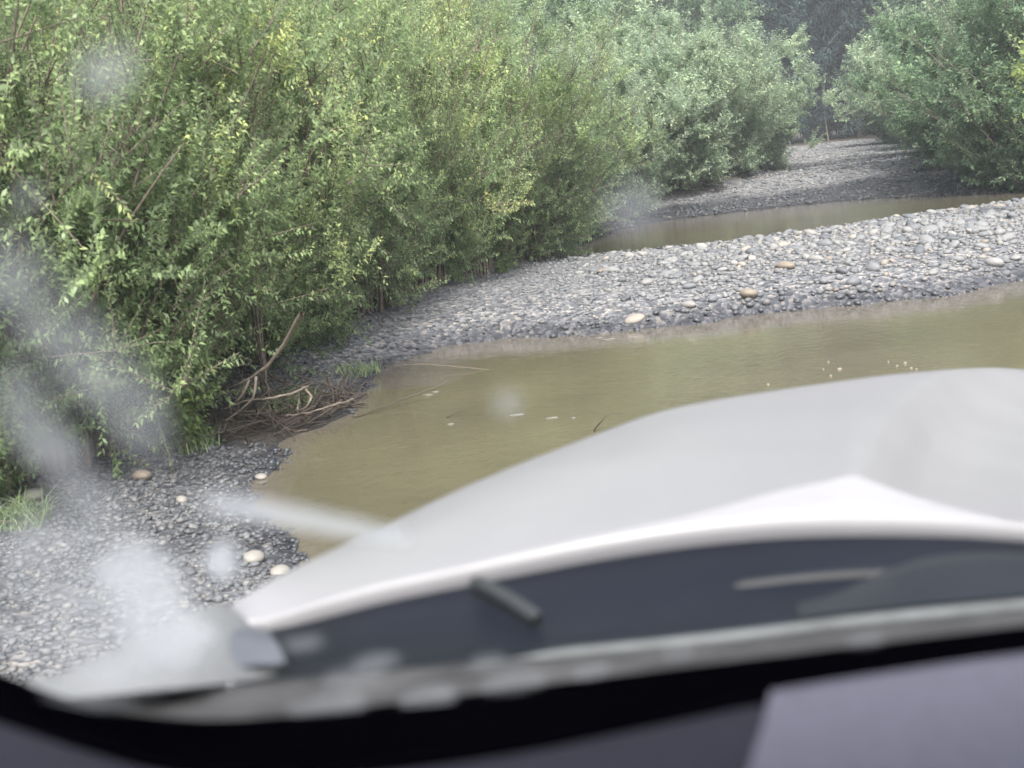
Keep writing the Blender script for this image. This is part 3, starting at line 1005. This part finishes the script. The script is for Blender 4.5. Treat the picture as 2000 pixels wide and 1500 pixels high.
def grass_tuft(px, py, n, hgt, rad, label, seed):
    r_ = np.random.default_rng(seed)
    p = g(px, py, 0.15)
    V, F, T = [], [], []
    for i in range(n):
        az, rr = r_.uniform(0, 6.28), rad * math.sqrt(r_.uniform())
        b0 = np.array([math.cos(az) * rr, math.sin(az) * rr, 0])
        h_ = hgt * r_.uniform(0.5, 1.1)
        d = np.array([r_.normal(0, 0.35), r_.normal(0, 0.35), 1]) * h_
        s_ = unit(np.array([r_.normal(), r_.normal(), 0])) * 0.004
        tip = b0 + d + np.array([d[0], d[1], -0.15 * h_])
        k = len(V)
        V += [b0 - s_, b0 + s_, b0 + d * 0.55 + s_ * 0.8, b0 + d * 0.55 - s_ * 0.8, tip]
        F += [[k, k + 1, k + 2, k + 3], [k + 3, k + 2, k + 4, k + 4]]
        T += [r_.uniform(0.2, 0.9)] * 2
    V = np.array(V)
    F3 = []
    T3 = []
    for f, t_ in zip(F, T):
        F3.append(f[:3])
        T3.append(t_)
        if f[3] != f[2]:
            F3.append([f[0], f[2], f[3]])
            T3.append(t_)
    o = link('grass_tuft', mesh_np('grass_tuft', V, F3, LEAF_WILLOW, smooth=False, attrs=[('leaf_tint', 'FACE', 'FLOAT', T3)]),
             loc=(p[0], p[1], float(height(p[0], p[1])) - 0.01))
    return tag(o, label, 'grass')


grass_tuft(30, 1010, 260, 0.16, 0.16, 'green grass tuft on gravel at the lower left edge', 1)
grass_tuft(5, 935, 240, 0.20, 0.2, 'bright grass tuft at the foot of the leftmost bush', 2)
grass_tuft(360, 850, 200, 0.16, 0.22, 'thin grass patch just above the pool corner left of the driftwood', 3)
grass_tuft(560, 770, 160, 0.2, 0.2, 'sparse grass growing through the driftwood tangle', 4)
grass_tuft(690, 705, 120, 0.14, 0.2, 'wispy green grass at the left tip of the gravel bar', 5)


# ------------------------------------------------------------------ driftwood and twigs
def stick(name, px_pts, r0_, r1_, m, label, cat, branches=(), sides=7):
    """px_pts: (px, py, height above water) -> crooked tapering branch resting there."""
    def w3(a):
        return [g(x, y, z) for x, y, z in a]
    paths = []
    main = curve(w3(px_pts), 16)
    main += np.random.default_rng(len(label)).normal(0, r0_ * 0.25, main.shape)
    r0_, r1_ = r0_ * 0.72, r1_ * 0.72
    paths.append((main, np.linspace(r0_, r1_, 16) * (1 + 0.12 * np.sin(np.arange(16) * 2.3))))
    for br in branches:
        c = curve(w3(br), 10)
        paths.append((c, np.linspace(r0_ * 0.7, r1_ * 0.6, 10)))
    V, F = tubes(paths, sides)
    c = V.mean(0)
    c[2] = V[:, 2].min()
    return tag(link(name, mesh_np(name, V - c, F, m), loc=c), label, cat)


stick('driftwood_branch', [(590, 610, .85), (555, 672, .64), (520, 715, .50), (480, 745, .40), (440, 765, .30), (400, 795, .20)], 0.020, 0.006, DRIFT, 'pale forked driftwood branch reaching down from the willow roots', 'branch',
      branches=[[(487, 742, .42), (470, 775, .32), (440, 800, .22)], [(500, 735, .44), (495, 775, .32), (470, 800, .24), (440, 822, .18)]])
stick('driftwood_branch', [(600, 755, .26), (570, 768, .28), (530, 778, .28), (490, 780, .27), (430, 800, .2)], 0.013, 0.005, DRIFT, 'pale stick lying across the dark root clump', 'branch')
stick('driftwood_branch', [(592, 757, .26), (608, 775, .22), (598, 795, .16), (582, 800, .12), (584, 775, .2), (592, 758, .27)], 0.013, 0.009, DRIFT, 'looped twisted root by the pool edge', 'root')
stick('driftwood_branch', [(690, 780, .06), (650, 792, .1), (600, 806, .12), (560, 812, .12)], 0.012, 0.006, DRIFT, 'pale straight stick pointing from the root clump to the water', 'branch')
stick('driftwood_branch', [(400, 722, .4), (440, 718, .42), (480, 712, .4), (520, 720, .34)], 0.012, 0.005, DRIFT, 'thin grey branch above the driftwood fork', 'branch')
stick('driftwood_branch', [(505, 730, .42), (512, 760, .3), (505, 800, .16), (498, 830, .08)], 0.016, 0.008, DRIFT_DARK, 'dark upright stub in the middle of the driftwood', 'branch')
stick('driftwood_branch', [(850, 625, .12), (800, 645, .13), (740, 662, .13), (690, 690, .14)], 0.010, 0.004, DRIFT, 'long thin pale stick lying along the left tip of the gravel bar', 'branch')
# fine tangled root debris
r_ = np.random.default_rng(21)
paths = []
for i in range(300):
    px, py = r_.uniform(380, 690), 0
    lo = np.interp(px, [380, 470, 560, 690], [880, 880, 845, 790])
    hi = np.interp(px, [380, 470, 560, 690], [800, 730, 725, 765])
    py = r_.uniform(hi, lo)
    z0_ = r_.uniform(0.02, 0.30) * np.clip((lo - py) / 90, 0.15, 1)
    p = g(px, py, z0_)
    d = unit(r_.normal(0, 1, 3) * np.array([1, 0.7, 0.45]))
    L = r_.uniform(0.12, 0.5)
    bend = r_.normal(0, 0.3, 3) * L
    t_ = np.linspace(-0.5, 0.5, 6)[:, None]
    c = p + d * L * t_ + bend * t_ ** 2
    c[:, 2] = np.maximum(c[:, 2], 0.01)
    paths.append((c, np.linspace(0.006, 0.002, 6) * r_.uniform(0.6, 1.5)))
V, F = tubes(paths, 4)
tag(link('twig_debris', mesh_np('twig_debris', V, F, DRIFT_DARK)), 'tangle of fine dark roots and twigs washed up at the pool edge', 'twigs', kind='stuff')
# twigs in and over the near pool
stick('twig', [(690, 815, .01), (740, 798, .02), (800, 775, .05), (850, 757, .09), (878, 741, .13)], 0.008, 0.005, WET_TWIG, 'long dark twig sticking out of the near pool beside the driftwood', 'twig')
stick('twig', [(768, 716, .02), (810, 712, .05), (860, 713, .05), (955, 722, .0)], 0.006, 0.003, DRIFT, 'pale bent reed arching over the pool near the bar tip', 'reed')
stick('twig', [(872, 816, .0), (885, 809, .02), (902, 802, .03)], 0.006, 0.004, WET_TWIG, 'short dark twig afloat in the middle of the near pool', 'twig')
stick('twig', [(1160, 842, .0), (1172, 825, .06), (1190, 810, .1), (1216, 806, .1)], 0.006, 0.003, WET_TWIG, 'hooked dark twig rising from the pool just above the bonnet', 'twig')
FOAM = principled('foam', (0.14, 0.137, 0.12), 0.7, 0.3, 60)
for i, (px, py, s) in enumerate([(1010, 811, 0.040), (1078, 817, 0.035), (1120, 817, 0.012), (880, 829, 0.018), (835, 772, 0.03), (850, 766, 0.02), (1190, 663, 0.05), (1170, 660, 0.03)]):
    p = g(px, py, 0)
    v, f = ICO2
    vv = v * np.array([s * 1.3, s * 0.5, 0.006]) * (1 + 0.25 * np.sin(v[:, :1] * 4 + i) * np.cos(v[:, 1:2] * 5))
    tag(link('foam_fleck', mesh_np('foam_fleck', vv, f, FOAM), loc=(p[0], p[1], 0.002)), 'small pale fleck of foam drifting on the near brown pool', 'foam', 'foam flecks on the near pool')


# ------------------------------------------------------------------ the car: bonnet, cowl, glass, inner trim
car = bpy.data.objects.new('car', None)
COL.objects.link(car)
car.location = (0.4, 0.3, 0.0)
bpy.context.view_layer.update()
tag(car, 'white car seen from its front seat, with humped bonnet and dirty windscreen', 'car')
CAR0 = np.array(car.location)


def carpart(name, rows, m, thick=0.0, parent=None):
    return loft(name, [np.array(r) - CAR0 for r in rows], m, parent or car, thick)


NU = 90
hx = np.linspace(452, 2350, NU)
REAR = [(448, 1190), (468, 1212), (500, 1222), (550, 1207), (625, 1182), (750, 1148), (875, 1121), (1000, 1094), (1170, 1060), (1340, 1034), (1510, 1018), (1680, 1014), (1850, 1018), (2000, 1029), (2200, 1050), (2400, 1075)]
SIL = [(448, 1182), (500, 1150), (600, 1097), (750, 1027), (875, 966), (1000, 912), (1113, 868), (1170, 846), (1283, 806), (1397, 781), (1567, 755), (1737, 732), (1907, 719), (2000, 722), (2200, 742), (2400, 775)]
CREASE = [(448, 1188), (500, 1213), (625, 1174), (750, 1139), (875, 1112), (1000, 1083), (1170, 1044), (1340, 1009), (1510, 962), (1610, 941), (1660, 928), (1690, 936), (1793, 973), (1907, 1003), (2000, 1020), (2200, 1044), (2400, 1070)]
ry, sy_, cy_ = by_x(REAR, hx)[:, 0], by_x(SIL, hx)[:, 0], by_x(CREASE, hx)[:, 0]
u = (hx - 452) / (2000 - 452)
dr = np.full(NU, 0.95) + 0.0 * u
dsil = np.interp(hx, [448, 600, 1000, 1500, 1900, 2400], [0.965, 1.08, 1.42, 1.9, 2.2, 2.3])
frac = np.clip((ry - cy_) / np.maximum(ry - sy_, 1), 0, 0.6)
Rr_ = np.array([P(x, y, d) for x, y, d in zip(hx, ry, dr)])
Ss_ = np.array([P(x, y, d) for x, y, d in zip(hx, sy_, dsil)])
dc = dr + (dsil - dr) * frac * 0.16
Cc_ = np.array([P(x, y, d) for x, y, d in zip(hx, cy_, dc)])
hood = []
hood.append(Rr_ + np.array([0, 0.015, -0.05]))
hood.append(Rr_ + np.array([0, 0.004, -0.012]))
hood.append(Rr_)
hood.append(Rr_ * 0.5 + Cc_ * 0.5)
hood.append(Cc_)
for tt in (0.02, 0.06, 0.15, 0.28, 0.42, 0.56, 0.7, 0.82, 0.92, 1.0):
    kx = 1690 + 170 * tt                       # crease and dip right of the apex, shaped to darken that panel
    Sk = np.array([P(x, y, d + 0.5 * min(max((x - kx) / 120, 0), 1.5)) for x, y, d in zip(hx, sy_, dsil)])
    q = Cc_ * (1 - tt) + Sk * tt
    q[:, 2] += 0.012 * math.sin(math.pi * tt) * np.clip(u * 3, 0.1, 1)
    q[:, 2] -= 0.055 * np.clip((hx - kx) / 90, 0, 1) * math.sin(math.pi * tt ** 0.55)
    hood.append(q)
Ss_ = Sk
out_dir = np.stack([-0.5 + 0.35 * u, 0.5 + 0.3 * u, 0 * u], 1)
for s, dz in ((0.03, -0.012), (0.07, -0.045), (0.10, -0.10), (0.12, -0.22), (0.12, -0.5)):
    hood.append(Ss_ + out_dir * s * np.clip(0.3 + u, 0, 1)[:, None] + np.array([0, 0, dz]))
bo = carpart('bonnet', hood, CAR_WHITE)
shp = np.zeros(len(bo.data.edges), bool)
for e_ in bo.data.edges:
    a_, b_ = e_.vertices
    if a_ // NU == 4 and b_ // NU == 4 and 760 < hx[a_ % NU] < 1960:
        shp[e_.index] = True
at_ = bo.data.attributes.new('sharp_edge', 'BOOLEAN', 'EDGE')
at_.data.foreach_set('value', shp)

# dusty fender shoulder below the bonnet's tip, running back to the windscreen corner
ft = curve([(60, 1350, .74), (120, 1334, .76), (250, 1264, .80), (330, 1222, .84), (400, 1186, .90), (440, 1178, .95), (462, 1200, .97)], 30)
fb = curve([(60, 1366, .66), (150, 1362, .67), (260, 1352, .68), (360, 1342, .70), (440, 1335, .73), (500, 1326, .77), (545, 1316, .80)], 30)
fr = []
A_ = np.array([P(*q) for q in ft])
B_ = np.array([P(*q) for q in fb])
fr.append(A_ + np.array([-0.05, 0.06, -0.45]))
fr.append(A_ + np.array([-0.035, 0.045, -0.10]))
fr.append(A_ + np.array([-0.012, 0.018, -0.02]))
for tt in (0, 0.12, 0.3, 0.5, 0.7, 0.85, 1.0):
    q = A_ * (1 - tt) + B_ * tt
    q[:, 2] += 0.012 * math.sin(math.pi * tt)
    fr.append(q)
carpart('fender', fr, CAR_FENDER)
# hinge cover in the corner between fender and bonnet
hc = []
for tt, dz in ((0, -0.008), (0.15, -0.002), (0.5, 0.002), (0.85, -0.002), (1, -0.008)):
    a = curve([(368, 1262, .80), (430, 1240, .83), (485, 1225, .86), (520, 1232, .87)], 14)
    b_ = curve([(385, 1312, .74), (440, 1306, .76), (500, 1300, .78), (560, 1296, .79)], 14)
    hc.append([P(*q1) * (1 - tt) + P(*q2) * tt + np.array([0, -0.002, dz * 0.6 + 0.006]) for q1, q2 in zip(a, b_)])
carpart('hinge_cover', hc, principled('grey_hinge_plastic', (0.088, 0.096, 0.115), 0.7, 0.3, 14))

# cowl between bonnet and glass
cx_ = np.linspace(470, 2350, 80)
lx_ = np.linspace(30, 2350, 90)
ctop = by_x([(300, 1262), (460, 1215), (550, 1200)] + REAR[4:], cx_)[:, 0]
RIDGE = [(20, 1362), (150, 1358), (300, 1347), (430, 1338), (560, 1326), (800, 1303), (1050, 1283), (1400, 1248), (1700, 1212), (2000, 1183), (2400, 1150)]
cr = by_x(RIDGE, cx_)[:, 0]
SEAL_UP = [(-420, 1190), (-200, 1262), (0, 1322), (60, 1347), (150, 1377), (260, 1401), (400, 1413), (550, 1406), (800, 1376), (1200, 1326), (1600, 1277), (2000, 1229), (2450, 1180)]
lr = by_x(RIDGE, lx_)[:, 0]
lb = by_x(SEAL_UP, lx_)[:, 0] + 40
rows = [[P(x, y - 10, 0.985) + np.array([0, 0, -0.012]) for x, y in zip(cx_, ctop)]]
for tt in (0.15, 0.35, 0.55, 0.75, 0.9):
    rows.append([P(x, a * (1 - tt) + b_ * tt, 0.98 - 0.24 * tt) + np.array([0, 0, -0.012 * math.sin(math.pi * tt)]) for x, a, b_ in zip(cx_, ctop, cr)])
rows.append([P(x, y, 0.74) for x, y in zip(cx_, cr)])
carpart('cowl', rows, COWL)
rows = []
for tt in (0, 0.25, 0.5, 0.75, 1.0):
    rows.append([P(x, (a + 6) * (1 - tt) + b_ * tt, 0.735 - 0.11 * tt) for x, a, b_ in zip(lx_, lr, lb)])
carpart('glass_ledge', rows, COWL_DUST)
tr_pts = np.array([P(x, y, 0.732) for x, y in zip(cx_[22:], cr[22:])]) - CAR0
V, F = tubes([(tr_pts, 0.0042 * np.clip(np.arange(len(tr_pts)) / 5.0 + 0.05, 0, 1))], 8)
link('reflection_line', mesh_np('reflection_line', V, F, REFLECT_LINE), car)  # pale strip added for a long reflection low in the glass
# raised hump right on the cowl, added for a curved reflection in the glass
ix = np.linspace(1560, 2350, 40)
ct_ = by_x([(1560, 1203), (1620, 1180), (1700, 1140), (1780, 1107), (1860, 1092), (1950, 1090), (2100, 1096), (2400, 1110)], ix)[:, 0]
cbot = by_x(RIDGE, ix)[:, 0] - 8
rows = []
for tt, dz in ((0, -0.006), (0.05, 0.006), (0.4, 0.012), (1.0, 0.004)):
    rows.append([P(x, a * (1 - tt) + b_ * tt, 0.86 - 0.11 * tt) + np.array([0, 0, dz]) for x, a, b_ in zip(ix, ct_, cbot)])
carpart('reflection_hump', rows, REFLECT_HUMP)


def bar(name, a, b_, wd, m, dz=0.012):
    a, b_ = P(*a) + np.array([0, 0, dz]) - CAR0, P(*b_) + np.array([0, 0, dz]) - CAR0
    c = np.array([a, a * 0.67 + b_ * 0.33 + [0, 0, .002], a * 0.33 + b_ * 0.67 + [0, 0, .002], b_])
    V, F = tubes([(curve(c, 12), np.array([0.6] + [1] * 10 + [0.6]) * wd)], 8)
    return link(name, mesh_np(name, V, F, m), car)


bar('reflection_bar', (925, 1140, .93), (1052, 1214, .84), 0.0062, REFLECT_BAR, 0.002)  # solid bar added for a slanting reflection in the glass
bar('reflection_strip', (1430, 1150, .88), (1760, 1122, .88), 0.0055, principled('reflection_dark', (0.019, 0.0215, 0.025), 0.6, 0.15, 20), 0.0)  # solid strip added for a blurred reflection in the glass

# windscreen seal: a soft black rubber roll seen just inside the glass
sx = np.linspace(-400, 2400, 80)
su = by_x(SEAL_UP, sx)[:, 0]
SEAL_LO = [(-420, 1245), (-200, 1335), (0, 1402), (150, 1452), (300, 1495), (450, 1512), (700, 1505), (1000, 1465), (1250, 1415), (1480, 1368), (1750, 1325), (2000, 1290), (2450, 1236)]
slo = by_x(SEAL_LO, sx)[:, 0]
rows = []
for tt in np.linspace(0, 1, 9):
    a = math.sin(math.pi * tt)
    rows.append([P(x, p_ * (1 - tt) + q_ * tt, 0.62 - 0.10 * tt - 0.012 * a) for x, p_, q_ in zip(sx, su, slo)])
carpart('windscreen_seal', rows, RUBBER, 0.004)
# inner trim below the seal in two panels that meet at a leaning seam
SEAM = [(1502, 1345), (1488, 1400), (1466, 1460), (1448, 1520), (1420, 1620)]


def trim_panel(name, x_a, x_b, seam_side, m):
    n = 40
    rows = []
    for tt in np.linspace(0, 1, 10):
        row = []
        yy0 = 1340 + tt * 300
        sxx = np.interp(yy0, [q[1] for q in SEAM], [q[0] for q in SEAM])
        xa, xb = (x_a, sxx + 40) if seam_side == 'b' else (sxx + 3, x_b)
        for x in np.linspace(xa, xb, n):
            top = np.interp(x, sx, slo) - 14
            y = top + tt * 300
            d = 0.522 - 0.09 * tt
            e = (x - sxx) / 60.0
            if seam_side == 'b':
                d += 0.006               # this panel runs in under the other
            row.append(P(x, y, d))
        rows.append(row)
    carpart(name, rows, m)


trim_panel('dashboard_end', -420, 0, 'b', DASH_SHADED)
trim_panel('dashboard', 0, 2420, 'a', DASH)

# roof above the front seats
rows = []
for y, z in ((-0.03, 1.935), (-0.06, 1.975), (-0.4, 2.02), (-1.0, 2.03), (-1.8, 2.0)):
    rows.append([(x, y - 0.05 * (x - 0.4) ** 2, z - 0.06 * (x - 0.4) ** 2) for x in np.linspace(-0.7, 1.5, 14)])
carpart('roof', rows, CAR_WHITE, 0.03)

# windscreen: a raked clear pane with dried muddy smears and painted reflection marks on it
gb = [P(x, y, 0.632) for x, y in ((-700, 1290), (400, 1425), (2500, 1190))]
n_ = np.cross(gb[2] - gb[0], np.array([0, -0.62, 0.60]))
n_ /= np.linalg.norm(n_)


def on_glass(px, py, off=0.0):
    d = ray(px, py)
    k = np.dot(gb[1] - EYE, n_) / np.dot(d, n_)
    q = EYE + d * k
    v = q - EYE
    return q - v / np.linalg.norm(v) * off


m, t, out = mat('clear_glass')
tb = N(t, 'ShaderNodeBsdfTransparent')
t.links.new(tb.outputs[0], out.inputs['Surface'])
GLASS = m
rows = [[on_glass(x, y) for x in np.linspace(-600, 2500, 6)] for y in (1420, 1000, 500, 0, -300)]
carpart('windscreen', rows, GLASS)


def mud_reflect_material(name, scale, lo, hi, peak, seedz):
    m, t, out = mat(name)
    at = N(t, 'ShaderNodeAttribute', attribute_name='mud_reflect')
    tc = N(t, 'ShaderNodeTexCoord')
    mp = N(t, 'ShaderNodeMapping')
    mp.inputs['Location'].default_value = (seedz, seedz * 2, seedz)
    nz = N(t, 'ShaderNodeTexNoise', Scale=scale * 1.6, Detail=6.0, Roughness=0.6, Distortion=0.6)
    t.links.new(tc.outputs['Object'], mp.inputs['Vector'])
    t.links.new(mp.outputs[0], nz.inputs['Vector'])
    nm = N(t, 'ShaderNodeMath', operation='MULTIPLY_ADD')     # ragged edge: density plus noise, thresholded softly
    nm.inputs[1].default_value = 1.5
    nm.inputs[2].default_value = -0.75
    t.links.new(nz.outputs['Fac'], nm.inputs[0])
    na = N(t, 'ShaderNodeMath', operation='ADD')
    t.links.new(nm.outputs[0], na.inputs[0])
    t.links.new(at.outputs['Fac'], na.inputs[1])
    mr = N(t, 'ShaderNodeMapRange', interpolation_type='SMOOTHSTEP')
    mr.inputs['From Min'].default_value = lo - 0.25
    mr.inputs['From Max'].default_value = hi + 0.25
    t.links.new(na.outputs[0], mr.inputs['Value'])
    mu = N(t, 'ShaderNodeMath', operation='MULTIPLY')
    ed = N(t, 'ShaderNodeMapRange', interpolation_type='SMOOTHSTEP')
    ed.inputs['From Max'].default_value = 0.25
    t.links.new(at.outputs['Fac'], ed.inputs['Value'])
    t.links.new(ed.outputs[0], mu.inputs[0])
    t.links.new(mr.outputs[0], mu.inputs[1])
    m2 = N(t, 'ShaderNodeMath', operation='MULTIPLY')
    m2.inputs[1].default_value = peak
    t.links.new(mu.outputs[0], m2.inputs[0])
    df = N(t, 'ShaderNodeBsdfDiffuse')
    df.inputs['Color'].default_value = (0.62, 0.63, 0.63, 1)
    tl = N(t, 'ShaderNodeBsdfTranslucent')
    tl.inputs['Color'].default_value = (0.78, 0.79, 0.80, 1)
    a = N(t, 'ShaderNodeMixShader')
    a.inputs[0].default_value = 0.93
    t.links.new(df.outputs[0], a.inputs[1])
    t.links.new(tl.outputs[0], a.inputs[2])
    tp = N(t, 'ShaderNodeBsdfTransparent')
    ms = N(t, 'ShaderNodeMixShader')
    t.links.new(m2.outputs[0], ms.inputs[0])
    t.links.new(tp.outputs[0], ms.inputs[1])
    t.links.new(a.outputs[0], ms.inputs[2])
    t.links.new(ms.outputs[0], out.inputs['Surface'])
    return m


def smear(spine, peak, seed, scale=16.0, lo=0.38, hi=0.66, off=0.002, label=None):
    """A dried muddy smear, or a painted reflection mark, on the glass along a spine of (px, py, half width px, strength)."""
    s = curve(spine, 26)
    tg = np.gradient(s[:, :2], axis=0)
    tg /= np.linalg.norm(tg, axis=1)[:, None] + 1e-9
    nr_ = np.stack([-tg[:, 1], tg[:, 0]], 1)
    W = np.linspace(-1, 1, 13)
    rows, dens = [], []
    for i in range(len(s)):
        endf = min(1.0, min(i, len(s) - 1 - i) / 5.0)
        rows.append([on_glass(*(s[i, :2] + nr_[i] * s[i, 2] * wv), off) - CAR0 for wv in W])
        dens.append([(1 - wv * wv) ** 1.3 * max(s[i, 3], 0) * endf for wv in W])
    v = np.array(rows)
    me = mesh_np('mud_reflect_smear', v.reshape(-1, 3), grid_faces(v.shape[0], v.shape[1]), mud_reflect_material('mud_reflect_film', scale, lo, hi, peak, seed), attrs=[('mud_reflect', 'POINT', 'FLOAT', np.array(dens).ravel())])
    o = link('mud_reflect_smear', me, car)
    if label:
        o['label'] = label
    return o


smear([(-90, 420, 90, .8), (20, 540, 130, 1.0), (120, 660, 130, .95), (220, 760, 115, .95), (300, 850, 95, .95), (400, 960, 60, .5)], 0.40, 1.0, lo=0.45, hi=1.0, label='long hazy smear slanting down the left of the windscreen')
smear([(-60, 690, 100, 1.0), (40, 790, 100, .8), (110, 890, 85, .9), (190, 980, 80, .8), (290, 1060, 70, .5)], 0.42, 2.0, lo=0.4, hi=0.9)
smear([(330, 1010, 40, .3), (430, 985, 40, .55), (520, 1000, 34, .9), (640, 1022, 30, 1.0), (770, 1048, 24, .7), (820, 1060, 20, .3)], 0.72, 3.0, lo=0.2, hi=0.6, label='pale wiper streak running from the left gravel to the bonnet')
smear([(-60, 1040, 200, .5), (60, 1110, 240, .8), (170, 1200, 230, .9), (240, 1300, 190, .9), (290, 1400, 120, .6)], 0.42, 4.0, lo=0.4, hi=0.9, scale=12)
smear([(190, 1030, 60, .5), (255, 1110, 120, 1.0), (310, 1190, 130, 1.0), (340, 1270, 110, .9), (360, 1360, 60, .5)], 0.78, 5.0, scale=18, lo=0.45, hi=0.75, label='thick white splash in the lower left corner of the windscreen')
smear([(400, 1110, 50, .6), (430, 1090, 55, 1.0), (470, 1070, 45, .6)], 0.8, 6.0)
smear([(960, 795, 26, .6), (992, 790, 34, 1.0), (1025, 784, 26, .6)], 0.30, 7.0, lo=0.2)
smear([(1180, 440, 60, .5), (1230, 410, 75, 1.0), (1290, 375, 60, .6)], 0.30, 8.0, lo=0.2, label='faint round smudge in front of the willows by the second pool')
smear([(150, 170, 55, .7), (210, 140, 65, 1.0), (270, 90, 45, .6)], 0.36, 9.0, lo=0.2)
for sx_, sy2, sw, sp_ in ((592, 1256, 22, .30), (735, 1290, 26, .38), (690, 1322, 34, .22), (835, 1362, 30, .34), (640, 1380, 40, .24), (955, 1292, 20, .28), (1000, 1332, 34, .22), (1155, 1312, 20, .24), (1320, 1276, 18, .20), (1690, 1250, 20, .18)):
    smear([(sx_ - 2.2 * sw, sy2 + 0.30 * sw, sw * .6, .7), (sx_, sy2, sw, 1.0), (sx_ + 2.2 * sw, sy2 - 0.30 * sw, sw * .6, .7)], sp_ * 0.75, sx_ * 0.01, lo=0.3, hi=0.8)  # small pale marks painted for blurred reflections low in the glass
smear([(40, 400, 20, .7), (55, 382, 22, 1.0), (66, 366, 18, .6)], 0.55, 10.0, lo=0.1)

# ------------------------------------------------------------------ haze: thin damp air over the creek
bx = np.array([[x, y, z] for x in (-62, 62) for y in (-12, 98) for z in (-1.5, 24.0)])
bf = np.array([[0, 1, 3, 2], [4, 6, 7, 5], [0, 4, 5, 1], [2, 3, 7, 6], [0, 2, 6, 4], [1, 5, 7, 3]])
m, t, out = mat('damp_air')
pv = N(t, 'ShaderNodeVolumePrincipled')
pv.inputs['Color'].default_value = (0.86, 0.93, 1.0, 1)
pv.inputs['Density'].default_value = 0.0018
t.links.new(pv.outputs[0], out.inputs['Volume'])
tag(link('haze', mesh_np('haze', bx, bf, m, smooth=False)), kind='stuff')
